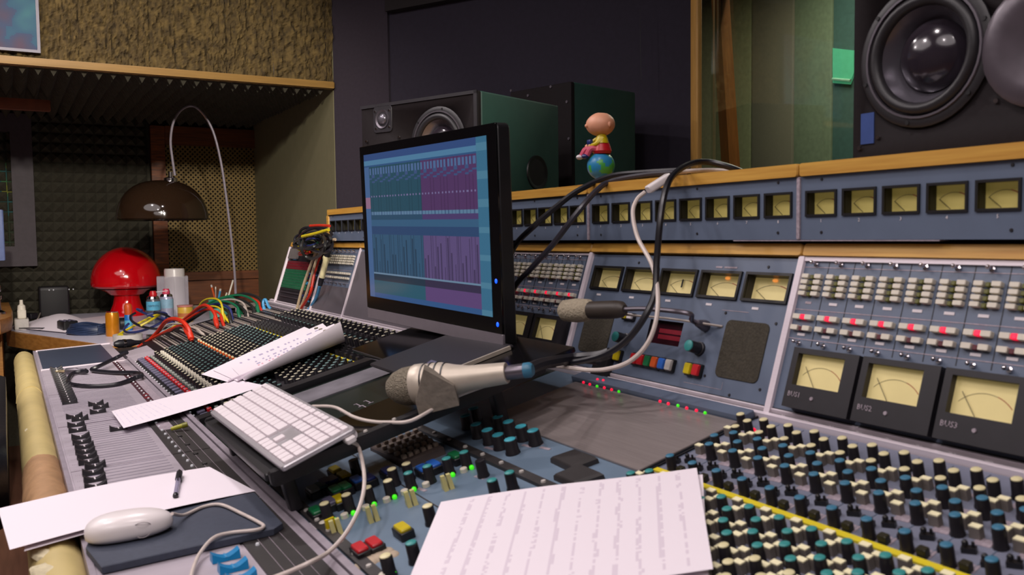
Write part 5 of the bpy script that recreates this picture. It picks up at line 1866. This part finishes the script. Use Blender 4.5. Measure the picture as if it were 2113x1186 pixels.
# port in its right side
MSS = MS @ Matrix(((0, 0, 1, .501), (0, 1, 0, 0), (-1, 0, 0, 0), (0, 0, 0, 1)))
MSS = MS @ Matrix(((0, 0, 1, .5015), (0, 1, 0, 0), (-1, 0, 0, 0), (0, 0, 0, 1)))
t = onf(MSS, 1108, 356)
pm = MSS @ Matrix.Translation((t.x, t.y, 0))
po = obj('port', MB().lathe([(.056, .0), (.054, .004), (.046, .003), (.042, .0016)], 28, pm), K['black'], sl)
obj('port_bore', MB().lathe([(.044, .0018), (.030, .0026), (.004, .0030)], 28, pm), K['deep'], po)
# speaker behind on its stand
sb = thing('studio_speaker', 'tall green-sided speaker standing behind the other by the black wall', 'speaker', (-2.75, 1.9, FZ))
pc = Vector((-2.610, 1.767, 0))
YB, BW, BD, BZ = .25, .31, .37, 1.10
BH = 1.745 - BZ
MSB = face((pc.x - BW * math.cos(YB), pc.y - BW * math.sin(YB), BZ), YB)
obj('cabinet', MB().bevbox(0, BW, 0, BH, -BD, -.018, .003, MSB), K['sgreen'], sb)
obj('baffle', MB().bevbox(0, BW, 0, BH, -.018, 0, .003, MSB), K['baffle'], sb)
for (px, py) in ((1055, 187), (1137, 179), (1170, 210), (1174, 286), (1090, 197)):
    t = onf(MSB, px, py)
    obj('screw', MB().lathe([(.006, 0), (.005, .003)], 10, MSB @ Matrix.Translation((t.x, t.y, 0))), K['ring'], sb)
obj('stand', MB().box(.10, .21, FZ - BZ + .03, 0, -.24, -.13, MSB).box(.03, BW - .03, FZ - BZ, FZ - BZ + .03, -BD + .03, -.02, MSB), K['black'], sb)

# ================================================================== FIGURINE
fg = thing('figurine', 'toy figure with a big bald head sitting on a globe on the wood capping', 'figurine', PY(1240, 362, 1.10))
GY = 1.10
gz = PY(1240, 338, GY)
GR = .0295
gc = Vector((gz.x, GY, 1.303 + .0125 + GR))
obj('base', MB().lathe([(.020, 1.3059), (.020, 1.309), (.012, 1.312), (.008, 1.318)], 20, Matrix.Translation((gc.x, GY, 0))), K['pinkw'], fg)
b = MB()
b.c = []
nu, nv = 40, 24


def gp_(u, v):
    a, t = 2 * math.pi * u, math.pi * (.001 + .998 * v)
    return gc + Vector((math.sin(t) * math.cos(a), math.sin(t) * math.sin(a), -math.cos(t))) * GR


def gcol(u, v):
    p = gp_(u, v) - gc
    return (70, 160, 70) if noise.noise(p * 48 + Vector((3, 1, 5))) > .08 else (44, 130, 178)


obj('globe', MB().raster(nu, nv, gp_, gcol), mat_attr('painted_globe', .35), fg)
top = gc.z + GR
body = MB().lathe([(.018, -.006), (.021, .0), (.018, .010), (.0125, .024), (.008, .034), (.006, .040)], 16, Matrix.Translation((gc.x + .004, GY, top + .001)))
obj('shirt', body, K['red'], fg)
obj('collar', MB().lathe([(.0150, .016), (.0128, .026), (.008, .036)], 16, Matrix.Translation((gc.x + .006, GY - .002, top + .001))), K['yellow'], fg)
for sx in (-1, 1):
    sh = Vector((gc.x + .004 + sx * .010, GY - .004, top + .028))
    el = Vector((gc.x - .006 + sx * .014, GY - .016, top + .016))
    hd = Vector((gc.x - .014 + sx * .006, GY - .022, top + .012))
    obj('arm', MB().tube(spline([sh, el, hd], 4), [.0050] * 5 + [.0042] * 4, 8), K['yellow'], fg)
    obj('hand', MB().sphere(.0045, Matrix.Translation(hd), nu=10, nv=6), K['skin'], fg)
    hp = Vector((gc.x + sx * .008, GY - .008, top + .002))
    kn = Vector((gc.x - .010 + sx * .009, GY - .024, top + .006))
    ft = Vector((gc.x - .018 + sx * .010, GY - .030, top - .008))
    obj('leg', MB().tube(spline([hp, kn, ft], 4), .0062, 8), mat('pink_trousers', (214, 84, 112), .5) if sx < 0 else bpy.data.materials['pink_trousers'], fg)
    obj('shoe', MB().sphere(.008, Matrix.Translation(ft + Vector((-.003, -.003, -.002))), sc=(1.1, 1.0, .7), nu=10, nv=6), K['white'] if sx < 0 else K['navy'], fg)
obj('toy_camera', MB().bevbox(-.007, .007, -.004, .004, -.005, .005, .001, Matrix.Translation((gc.x - .010, GY - .021, top + .020))), K['navy'], fg)
hz = PY(1239, 257, GY)
hm = MB().sphere(1, nu=28, nv=18)
for i, v in enumerate(hm.v):
    x, y_, z = v
    hm.v[i] = (hz.x + .0325 * x, GY + .030 * y_, hz.z + .0245 * z + .0012 * noise.noise(Vector(v) * 2.2))
obj('head', hm, K['skin'], fg)
obj('nose', MB().sphere(.004, Matrix.Translation((hz.x - .010, GY - .0290, hz.z - .003)), nu=10, nv=6), K['skin'], fg)
for sx in (-1, 1):
    obj('ear', MB().sphere(.005, Matrix.Translation((hz.x + sx * .032, GY, hz.z - .003)), sc=(.6, .8, 1.2), nu=10, nv=6), K['skin'], fg)
obj('wood_block', MB().bevbox(-.04, .04, -.03, .03, 1.3032, 1.3058, .001, Matrix.Translation((gc.x, GY - .005, 0))), K['desk_edge'], None)
o = bpy.data.objects['wood_block']
tag(o, 'thin orange wood offcut under the figurine on the capping', 'wood block')

# ================================================================== BACKGROUND THINGS
# painting on the cork
pt = thing('painting', 'blue and teal abstract painting in a grey frame on the cork wall', 'painting', (-4.33, -.1, 1.85))
pc_ = PX(84, 110, -4.325)
PXF = -4.325


def paint(u, v):
    p = Vector((u * 3, v * 3, 1.7))
    n = noise.noise(p) + .4 * noise.noise(p * 4)
    a, b_ = ((44, 82, 108), (60, 112, 118)) if n > 0 else ((54, 70, 100), (86, 62, 78))
    t = min(1, abs(n) * 1.6)
    return tuple(int(a[i] * (1 - t) + b_[i] * t) for i in range(3))


y1, z0 = pc_.y, pc_.z
w_ = .012
obj('canvas', MB().raster(100, 90, lambda u, v: (PXF - .004, y1 - .6 + u * .6, z0 + v * .55), paint), K['paper'], pt)
fr = MB()
fr.box(PXF - .015, PXF + .006, y1 - w_, y1, z0, z0 + .55).box(PXF - .015, PXF + .006, y1 - .6, y1 - w_, z0, z0 + w_).box(PXF - .015, PXF + .006, y1 - .6, y1 - w_, z0 + .55 - w_, z0 + .55).box(PXF - .015, PXF + .006, y1 - .6, y1 - .6 + w_, z0 + w_, z0 + .55 - w_)
obj('frame', fr, mat('silver_grey_frame', (84, 78, 92), .4, .2), pt)

# walnut cabinet with a lattice door in the recess
CXF = -6.02
cab = thing('lattice_cabinet', 'walnut cabinet with tan diagonal lattice front set into the recess', 'cabinet', (CXF - .02, 1.28, FZ))
ya, yb, za, zb = .83, 1.765, .755, 1.93
obj('carcass', MB().box(NX, CXF - .03, ya, yb, FZ, 1.96), mat('dark_cabinet_back', (30, 26, 24), .9), cab)
fw_ = .085
for nm, dims in (('stile', (ya, ya + fw_, .94, zb)), ('stile', (yb - fw_, yb, .94, zb)), ('rail', (ya + fw_, yb - fw_, zb - .12, zb)), ('rail', (ya + fw_, yb - fw_, .93, .985))):
    obj(nm, MB().bevbox(dims[0], dims[1], dims[2], dims[3], 0, .045, .003, Matrix(((0, 0, 1, CXF - .03), (1, 0, 0, 0), (0, 1, 0, 0), (0, 0, 0, 1)))), K['dwood'] if nm == 'stile' else K['hwood'], cab)
obj('lower_board', MB().box(CXF - .03, CXF + .008, ya, yb, .77, .925), K['hwood'], cab)
obj('skirting', MB().box(CXF - .03, CXF + .02, ya - .02, yb, .735, .765), K['cs_grey'], cab)
b = MB()
pitch = .0285
y0_, y1_, z0_, z1_ = ya + fw_, yb - fw_, .985, zb - .12
W_, H_ = y1_ - y0_, z1_ - z0_
for sg in (1, -1):
    c = -H_
    while c < W_ + H_:
        # line y = c + sg*z
        if sg > 0:
            t0, t1 = max(0, -c), min(H_, W_ - c)
            P0_, P1_ = (c + t0, t0), (c + t1, t1)
        else:
            t0, t1 = max(0, c - W_), min(H_, c)
            P0_, P1_ = (c - t0, t0), (c - t1, t1)
        if t1 - t0 > .01:
            d = .0050
            x0 = CXF - .014 + (.003 if sg > 0 else 0)
            (ya2, za2), (yb2, zb2) = P0_, P1_
            nn = Vector((-(zb2 - za2), (yb2 - ya2))).normalized() * d
            q_ = [(ya2 + nn.x, za2 + nn.y), (ya2 - nn.x, za2 - nn.y), (yb2 - nn.x, zb2 - nn.y), (yb2 + nn.x, zb2 + nn.y)]
            vs = [(x0, y0_ + a, z0_ + c2) for a, c2 in q_] + [(x0 + .004, y0_ + a, z0_ + c2) for a, c2 in q_]
            b.add(vs, [(0, 1, 2, 3), (7, 6, 5, 4), (0, 4, 5, 1), (1, 5, 6, 2), (2, 6, 7, 3), (3, 7, 4, 0)])
        c += pitch * 1.414 * .75
o = obj('lattice', b, K['lattice'], cab, smooth=False)
o['kind'] = 'stuff'
q = PX(372, 535, CXF - .06)
Mx = Matrix(((0, 0, 1, CXF - .029), (1, 0, 0, q.y), (0, 1, 0, q.z), (0, 0, 0, 1)))
obj('hidden_driver', MB().lathe([(.12, 0), (.12, .004), (.10, .010), (.085, .006), (.03, .002), (.028, .008), (.004, .01)], 28, Mx), mat('dark_green_driver', (52, 62, 56), .4), cab)

# white desk with a wooden edge
DZ = .75
dk = thing('corner_desk', 'white-topped desk with wooden edge beyond the far end of the console', 'desk', (-5.0, .8, FZ))
poly = [(-5.06, .008), (-4.07, .382), (-3.99, .60), (-3.99, 1.09), (-5.98, 1.09), (-5.98, .24), (-5.30, .005)]
obj('desktop', MB().loft(poly, [(DZ - .05, 0), (DZ, 0)]), K['lamin'], dk)
b = MB()
for (p, q) in zip(poly[:2] + [poly[6]], [poly[1], poly[2], poly[0]]):
    d = Vector((q[0] - p[0], q[1] - p[1], 0)).normalized()
    nn = Vector((d.y, -d.x, 0)) * .018
    vs = [(p[0], p[1], DZ - .075), (q[0], q[1], DZ - .075), (q[0] + nn.x, q[1] + nn.y, DZ - .075), (p[0] + nn.x, p[1] + nn.y, DZ - .075)]
    vs += [(v[0], v[1], DZ - .002) for v in vs]
    b.add(vs, [(3, 2, 1, 0), (4, 5, 6, 7), (0, 1, 5, 4), (1, 2, 6, 5), (2, 3, 7, 6), (3, 0, 4, 7)])
obj('edge_strip', b, K['desk_edge'], dk)
obj('apron', MB().box(-4.9, -4.2, .22, .25, .50, DZ - .05).box(-5.9, -5.85, .3, 1.05, FZ, DZ - .05).box(-4.1, -4.05, .5, 1.05, FZ, DZ - .05), K['dwood'], dk)
# side desk at the left edge
sd = thing('side_desk', 'light wooden side desk with a rounded lip at the left edge', 'desk', (-4.75, -.2, FZ))
obj('desktop', MB().loft([(-4.51, -.6), (-4.51, -.033), (-4.62, -.004), (-4.71, .013), (-5.10, .02), (-5.80, .006), (-5.80, -.6)][::-1], [(.785, -.004), (.795, 0), (.845, 0), (.85, -.004)]), K['desk_edge'], sd)
q = PZ(6, 780, .35)
obj('leg', MB().box(-4.73, -4.67, -.13, -.03, FZ, .785).box(-5.75, -5.69, -.13, -.03, FZ, .785), K['desk_edge'], sd)
# chrome gadget on the side desk
cg = thing('chrome_stand', 'shiny chrome stand fitting on the side desk at the left edge', 'stand', PZ(2, 640, .79))
c0 = PZ(3, 648, .85)
b = MB().lathe([(.030, .85), (.030, .86), (.012, .87), (.009, .92), (.015, .925), (.015, .94), (.008, .945), (.008, 1.0)], 14, Matrix.Translation((c0.x, c0.y - .01, 0)))
obj('column', b, K['chrome'], cg)
obj('clamp', MB().bevbox(-.022, .022, -.012, .012, .96, .995, .003, Matrix.Translation((c0.x, c0.y - .01, 0))), K['chrome'], cg)
# pale blue-grey screen edge at the far left
pq = PX(9, 485, -5.2)
tag(obj('side_screen', MB().bevbox(-.012, .012, -.30, 0, -.13, .13, .004, Matrix.Translation((-5.2, pq.y, pq.z))).box(-.006, .006, -.18, -.12, -.40, -.13, Matrix.Translation((-5.2, pq.y, pq.z))), mat('pale_blue_screen', (112, 128, 176), .4)),
    'pale blue-grey screen edge at the far left of the recess', 'screen')
SIDE = bpy.data.objects['side_screen']
bx = MB().box(-.1, .1, -.4, -.05, 0, .015, Matrix.Translation((-5.2, pq.y, .90)))

# red mushroom lamp
rl = PZ(263, 645, DZ)
Zd = 1.0
lampx = thing('mushroom_lamp', 'glossy red mushroom-shaped glass table lamp on the white desk', 'lamp', (rl.x + .12, rl.y - .02, DZ))
lx, ly = PX(263, 640, -5.66).x, PX(263, 640, -5.66).y
S_ = 1.0
hw = (PX(337, 560, lx).y - PX(190, 560, lx).y) / 2
ztop, zrim = PX(263, 509, lx).z, PX(263, 588, lx).z
base = DZ
prof = [(hw * .52, base), (hw * .52, base + .010), (hw * .47, base + .035), (hw * .40, base + .07), (hw * .36, base + .11), (hw * .385, base + .15), (hw * .47, zrim - .055), (hw * .62, zrim - .032), (hw * .80, zrim - .02)]
obj('stem', MB().lathe(prof, 32, Matrix.Translation((lx, ly, 0))), K['redgloss'], lampx)
prof = [(hw * .50, zrim - .022), (hw * .92, zrim - .012), (hw * .985, zrim), (hw, zrim + .02)]
for i in range(1, 10):
    a = math.pi / 2 * i / 9
    prof.append((max(hw * math.cos(a), .002), zrim + .02 + (ztop - zrim - .02) * math.sin(a)))
obj('shade', MB().lathe(prof, 40, Matrix.Translation((lx, ly, 0))), K['redgloss'], lampx)

# arc floor lamp with a smoked dome
AX = -5.0
al = thing('arc_lamp', 'chrome arc floor lamp with smoked brown dome shade by the cabinet', 'lamp', (AX, 1.12, FZ))
dc = PX(335, 412, AX)
r_ = (PX(430, 452, AX).y - PX(239, 452, AX).y) / 2
zr, zt = PX(335, 452, AX).z, PX(335, 372, AX).z
prof = []
for i in range(12):
    a = math.pi / 2 * i / 11
    prof.append((max(r_ * math.cos(a) ** .8, .012), zr + (zt - zr) * math.sin(a)))
inner = [(max(p[0] - .006, .004), p[1] - .005) for p in prof][::-1]
obj('dome_shade', MB().lathe(prof + inner, 40, Matrix.Translation((AX, dc.y, 0)), cap=False), K['smoke'], al)
obj('bulb', MB().sphere(.045, Matrix.Translation((AX, dc.y, zr + .08)), nu=12, nv=8), K['ltgrey'], al)
obj('shade_collar', MB().lathe([(.035, zt - .01), (.035, zt + .012), (.012, zt + .02), (.012, zt + .045)], 16, Matrix.Translation((AX, PX(352, 365, AX).y, 0))), K['chrome'], al)
A = [(361, 362), (356, 330), (352, 290), (358, 252), (375, 226), (398, 219), (420, 236), (440, 272), (455, 330), (466, 400), (476, 480), (484, 560), (488, 640)]
ap = [PX(x, y_, AX) for x, y_ in A]
ap.append(Vector((AX, ap[-1].y + .01, .5)))
ap.append(Vector((AX, ap[-1].y, FZ + .03)))
obj('arc_tube', MB().tube(spline(ap, 6), .0068, 8), mat('satin_chrome_tube', (196, 186, 200), .22, .55), al)
obj('foot', MB().lathe([(.14, FZ), (.14, FZ + .035), (.12, FZ + .045)], 24, Matrix.Translation((AX, ap[-1].y, 0))), K['chrome'], al)

# items on the desk, far to near
def dpos(px, py): return PZ(px, py, DZ)


p = dpos(78, 655)
wp_ = thing('wall_plug', 'white mains plug and socket block standing at the left of the desk', 'plug', PX(38, 690, -5.0))
p = dpos(36, 676)
p = Vector((-5.12, .06, DZ))
obj('socket_block', MB().bevbox(-.055, .055, -.035, .03, 0, .055, .004, Matrix.Translation(p)), K['ltgrey'], wp_)
obj('plug_body', MB().bevbox(-.03, .03, -.02, .02, .055, .10, .004, Matrix.Translation(p)).lathe([(.020, .10), (.018, .12), (.009, .128), (.008, .15)], 10, Matrix.Translation(p)), K['creamw'], wp_)
wp_.location = p
WM[wp_.name] = Matrix.Translation(p)
for ch in wp_.children:
    ch.matrix_parent_inverse = WM[wp_.name].inverted()
bs = thing('desk_speaker', 'small black box speaker against the charcoal foam', 'speaker', (-5.86, .30, DZ))
q0, q1 = PX(82, 660, -5.82), PX(145, 660, -5.82)
obj('cabinet', MB().bevbox(-5.96, -5.80, q0.y, q1.y, DZ, PX(110, 592, -5.80).z, .006), K['black2'], bs)
obj('front_cloth', MB().bevbox(-5.80, -5.795, q0.y + .008, q1.y - .008, DZ + .01, PX(110, 594, -5.80).z - .012, .001), mat('black_cloth', (30, 28, 32), .6, 0, .3, 200), bs)
for dy in (.05, .07, .145, .165):
    obj('indicator_lamp', MB().sphere(.004, Matrix.Translation((-5.794, q0.y + dy * 1.1, PX(110, 598, -5.8).z)), nu=8, nv=6), K['ledw'], bs)
# heap of white papers
for i, (pts_, lab) in enumerate((
        (((28, 678), (110, 650), (212, 672), (150, 690)), 'white sheet bulging up in the middle of the desk by the black coil'),
        (((150, 660), (232, 650), (235, 668), (200, 676)), 'flat white sheet behind the bulging one on the desk'))):
    P = [dpos(*q_) + Vector((0, 0, .006 - .004 * i)) for q_ in pts_]
    f = bil(*P)
    hgt = .055 if i == 0 else .004
    sheet('desk_sheet', (lambda f, hgt: lambda u, v: f(u, v) + Vector((0, 0, hgt * math.sin(u * 3.14) * math.sin(.2 + v * 2.6) ** 2)))(f, hgt), lab, None, 16, 12)
b = MB()
P = [dpos(40, 682), dpos(60, 686), dpos(96, 682)]
cable('thin_wire', [q_ + Vector((0, 0, .012 + .01 * (i == 1))) for i, q_ in enumerate(P)], .003, K['cableb'], 'thin black wire crossing the white sheet at the desk edge')
tag(obj('adapter', MB().bevbox(-.05, .05, -.025, .025, 0, .035, .004, Matrix.Translation(dpos(60, 658) + Vector((0, 0, .0))) @ rotz(.6)), K['cableb']), 'black cable adapter lying beside the white mains plug', 'adapter')
cable('grey_wire', [dpos(78, 662) + Vector((0, 0, .01)), dpos(84, 655) + Vector((0, 0, .03)), dpos(86, 650) + Vector((0, 0, .055))], .004, K['cs_grey'], 'short pale wire end standing up behind the white sheet')
# coil of dark blue cable with a connector block
co = thing('coiled_cable', 'flat bundle of dark blue cable with black multi-pin connector on the desk', 'cable', dpos(180, 690))
for i in range(7):
    cp = dpos(182, 689)
    b = MB()
    pts = []
    for j in range(25):
        a = 2 * math.pi * j / 24
        pts.append(cp + Vector((.02 * math.cos(a) * 1.4 + .10 * math.cos(a) * .6, (.150 - .006 * i) * math.sin(a) * .55 + .035 * math.cos(a), .008 + .006 * i + .004 * math.sin(3 * a + i))))
    obj('cable_loop', MB().tube(pts, .006, 6), mat('dark_blue_cable', (40, 54, 84), .4) if i == 0 else bpy.data.materials['dark_blue_cable'], co)
q = dpos(140, 684)
obj('multi_connector', MB().bevbox(-.045, .045, -.035, .035, .005, .055, .004, Matrix.Translation(q) @ rotz(.3)), K['black'], co)
for j in range(3):
    obj('pin_row', MB().box(-.035, .035, -.028 + j * .022, -.020 + j * .022, .055, .058, Matrix.Translation(q) @ rotz(.3)), K['slate'], co)


def can(p, r, h, name, label, body, parts):
    t = thing(name, label, 'can', p)
    Mp = Matrix.Translation(p)
    obj('body', MB().lathe([(r * .93, 0), (r, .006), (r, h - .012), (r * .86, h)], 24, Mp), body, t)
    for nm, prof_, m in parts:
        obj(nm, MB().lathe(prof_, 24, Mp), m, t)
    return t


p = dpos(233, 693)
can(p, .030, .112, 'drink_can', 'amber orange drink can standing in front of the red lamp', K['canor'], (('lid', [(.026, .112), (.0265, .115), (.024, .1145)], K['chrome']), ('base_rim', [(.026, -.0), (.029, .004)], K['chrome'])))
p = dpos(266, 681)
t = thing('glue_stick', 'blue bottle with tall orange-red cap beside the amber can', 'bottle', p)
Mp = Matrix.Translation(p)
obj('body', MB().lathe([(.018, 0), (.019, .004), (.019, .075), (.017, .08)], 18, Mp), mat('sky_blue_bottle', (30, 110, 190), .35), t)
obj('bottle_cap', MB().lathe([(.0185, .078), (.0185, .118), (.016, .128), (.010, .134)], 18, Mp), K['orange'], t)
obj('bottle_label', MB().lathe([(.0193, .02), (.0193, .05)], 18, Mp, cap=False), K['canblue'], t)
p = dpos(264, 703)
t = thing('tape_roll', 'flat roll of translucent white tape at the front of the desk', 'tape', p)
obj('roll', MB().lathe([(.040, 0), (.062, 0), (.062, .030), (.040, .030), (.040, 0)], 28, Matrix.Translation(p), cap=False), K['ltgrey'], t)
p = dpos(254, 679)
t = thing('black_roll', 'black round capped roll between the can and the blue bottle', 'tape', p)
obj('disc', MB().lathe([(.026, -.02), (.030, -.016), (.030, .016), (.026, .02)], 20, Matrix.Translation(p + Vector((.02, 0, .030))) @ Matrix.Rotation(math.pi / 2, 4, 'X')), K['black'], t)
obj('tag_label', MB().bevbox(-.006, .010, -.022, -.018, .01, .05, .001, Matrix.Translation(p + Vector((.03, -.03, 0)))), K['white'], t)
# spray cans
for i, (px, py, lab) in enumerate(((318, 668, 'aerosol can with light blue band and red nozzle, in front of the plastic box'), (345, 664, 'second aerosol can with pink-red nozzle, right of the first'))):
    p = dpos(px, py)
    p = p * 1
    r = .036
    hh = .135 if i == 0 else .14
    t = can(p, r, hh, 'aerosol_can', lab, mat('grey_printed_can', (112, 112, 122), .3, .3, .3, 60) if i == 0 else mat('lilac_can', (178, 178, 204), .3, .2), (
        ('dome', [(r * .92, hh), (r * .8, hh + .012), (r * .45, hh + .018)], K['chrome']), ('band', [(r * 1.01, hh * .55), (r * 1.01, hh * .90)], K['canblue'] if i == 0 else mat('lilac_band', (150, 190, 214), .35)),
        ('nozzle', [(r * .55, hh + .012), (r * .55, hh + .026), (r * .40, hh + .042)], K['red'] if i == 0 else mat('pink_nozzle', (214, 70, 100), .4))))
    if i == 0:
        tocam = (CAM - p)
        tocam.z = 0
        tocam.normalize()
        rt = Vector((tocam.y, -tocam.x, 0)) * -1
        rt = Vector((-tocam.y, tocam.x, 0))
        Mt = Matrix(((rt.x, 0, tocam.x, p.x + tocam.x * (r * 1.03)), (rt.y, 0, tocam.y, p.y + tocam.y * (r * 1.03)), (0, 1, 0, DZ + hh * .73), (0, 0, 0, 1)))
        text('PERFECTS', .0125, Mt, mat('navy_letters', (24, 40, 70), .5), t)
        text('PERFECTS', .0125, Mt, bpy.data.materials['navy_letters'], t) if False else None
        obj('straw', MB().tube([p + Vector((0, 0, hh + .034)), p + rt * .075 + Vector((0, 0, hh + .040))], .0022, 6), K['white'], t)
# frosted plastic box with a roll on top
p = dpos(343, 655)
t = thing('plastic_box', 'frosted open plastic box standing behind the two aerosol cans', 'box', p)
w2_ = .085
tocam = (CAM - p)
ang = math.atan2(tocam.y, tocam.x) - math.pi / 2
Mb = Matrix.Translation(p + Vector((-.06, .05, 0))) @ rotz(ang)
bh = .235
b = MB()
for (x0, x1, y0, y1) in ((-w2_, w2_, .06, .063), (-w2_, w2_, -.063, -.06), (-w2_, -w2_ + .003, -.06, .06), (w2_ - .003, w2_, -.06, .06), (-.010, -.007, -.06, .06)):
    b.box(x0, x1, y0, y1, 0, bh, Mb)
obj('walls', b, K['frost'], t)
obj('bottom', MB().box(-w2_, w2_, -.063, .063, 0, .004, Mb), K['frost'], t)
t2 = thing('white_roll', 'thick white paper roll resting inside the top of the frosted box', 'roll', (Mb @ Vector((-.01, 0, .13))))
obj('roll', MB().lathe([(.060, .004), (.066, .010), (.066, bh + .035), (.062, bh + .045), (.022, bh + .046), (.020, bh + .03)], 28, Mb @ Matrix.Translation((-.012, -.0, 0)) @ Matrix.Scale(.86, 4, (1, 0, 0)) @ Matrix.Scale(.86, 4, (0, 1, 0))), K['wplastic'], t2)
t2.location = (Mb @ Vector((-.012, 0, .004)))
WM[t2.name] = Matrix.Translation(t2.location)
for ch in t2.children:
    ch.matrix_parent_inverse = WM[t2.name].inverted()
p = dpos(383, 664)
can(p, .040, .090, 'yellow_tub', 'small yellow tub with a pink rim beside the frosted box', mat('yellow_printed_tub', (214, 172, 62), .4, 0, .1, 30), (('rim', [(.042, .084), (.042, .092), (.036, .092)], mat('pink_rim', (206, 130, 120), .4)), ('red_figure', [(.0403, .03), (.0403, .05)], mat('reddish_print', (190, 110, 60), .5))))
# pen cup
p = dpos(452, 657)
t = thing('pen_cup', 'pale green pen cup behind the patch leads', 'cup', p)
obj('cup', MB().lathe([(.05, 0), (.055, .11), (.050, .11), (.047, .01)], 20, Matrix.Translation(p), cap=False), mat('pale_green_cup', (90, 170, 150), .4), t)
for i, (px, py, m, w, lab) in enumerate(((436, 588, 'orange', .010, 'orange pencil leaning left in the pen cup'), (445, 592, 'cs_grey', .007, 'thin white pen leaning left in the pen cup'), (455, 596, 'cs_lblue', .012, 'light blue pen in the pen cup'),
                                      (468, 604, 'cream', .009, 'short cream brush in the pen cup'), (476, 596, 'ltgrey', .008, 'grey pen at the right of the pen cup'), (481, 578, 'creamw', .010, 'tallest ivory pen standing in the pen cup'))):
    q_ = PX(px, py, p.x + .005)
    bt = p + Vector((.01 * math.cos(i * 1.1), .022 * math.sin(i * 1.1 + 3), .008))
    pe = thing('pen', lab, 'pen', bt, 'pens in the pen cup')
    Mq = axis_matrix(bt, q_ - bt)
    L2 = (q_ - bt).length
    obj('barrel', MB().lathe([(w * .25, 0), (w * .5, .015), (w * .5, L2 * .93)], 8, Mq), K[m], pe)
    obj('end_cap', MB().lathe([(w * .5, L2 * .93), (w * .5, L2), (w * .3, L2 * 1.01)], 8, Mq), K['creamw'] if i % 2 else K['ltgrey'], pe)
p = dpos(310, 690)
for i in range(4):
    a0_ = dpos(288 + i * 14, 702) + Vector((0, 0, .02))
    pts = [a0_ + Vector((.05 * math.cos(a), .09 * math.sin(a), .05 + .045 * math.sin(a * 1.0 + i) + .01 * i)) for a in [2 * math.pi * j / 12 * .85 for j in range(13)]]
    cable('loose_lead', pts, .0055, K[('cs_yel', 'cs_navy', 'cableb', 'cs_navy')[i]], ('yellow-green loop of lead beside the blue bottle', 'navy loop of lead right of the yellow one', 'black loop of lead in front of the frosted box', 'navy loop of lead nearest the yellow tub')[i], 'cable', 'loose loops on the desk', 5, 6)
pl = thing('palette', 'turquoise and white plastic dish behind the red jack plug', 'dish', dpos(455, 660))
q = PD(462, 652, 3.95)
obj('dish', MB().lathe([(.05, 0), (.06, .012), (.058, .018), (.03, .014)], 20, Matrix.Translation((q.x, q.y, DZ)) @ Matrix.Scale(1.0, 4)), mat('turquoise_dish', (20, 140, 126), .35), pl)
pl.location = (q.x, q.y, DZ)
WM[pl.name] = Matrix.Translation(pl.location)
for ch in pl.children:
    ch.matrix_parent_inverse = WM[pl.name].inverted()

# black office chair just in front of the armrest at the left edge
chr_ = thing('office_chair', 'black leather office chair pushed up to the armrest at the left edge', 'chair', (-2.45, -.42, FZ))
obj('seat', MB().rr(.52, .50, .10, .38, .47, .03, Matrix.Translation((-2.45, -.38, 0)), both=True), K['leather'], chr_)
Mbk = Matrix.Translation((-2.36, -.058, .735)) @ Matrix.Rotation(math.radians(90), 4, 'X')
obj('backrest', MB().rr(.98, .21, .09, -.045, .045, .03, Mbk, both=True), K['leather'], chr_)
obj('back_strut', MB().box(-2.50, -2.40, -.16, -.09, .40, .70), K['black'], chr_)
obj('gas_stem', MB().lathe([(.03, .03), (.03, .38)], 14, Matrix.Translation((-2.45, -.40, 0))), K['chrome'], chr_)
b = MB()
for i in range(5):
    a = 2 * math.pi * i / 5 + .3
    leg = MB().box(.02, .30, -.022, .022, .03, .065, Matrix.Translation((-2.45, -.40, 0)) @ rotz(a))
    obj('base_leg', leg, K['black'], chr_)
    obj('castor', MB().lathe([(.026, -.02), (.03, -.012), (.03, .012), (.026, .02)], 12, Matrix.Translation((-2.45 + .28 * math.cos(a), -.40 + .28 * math.sin(a), FZ + .032)) @ Matrix.Rotation(math.pi / 2, 4, 'X')), K['black'], chr_)
bpy.context.view_layer.update()
dg = bpy.context.evaluated_depsgraph_get()
for o in [o for o in bpy.data.objects if o.type == 'FONT']:
    me = bpy.data.meshes.new_from_object(o.evaluated_get(dg))
    n = bpy.data.objects.new('tmp', me)
    C.objects.link(n)
    n.parent = o.parent
    n.matrix_parent_inverse = o.matrix_parent_inverse.copy()
    n.matrix_basis = o.matrix_basis.copy()
    bpy.data.objects.remove(o, do_unlink=True)
    n.name = 'lettering'
print('OBJECTS', len(bpy.data.objects), 'TRIS', sum(len(o.data.polygons) for o in bpy.data.objects if o.type == 'MESH'))
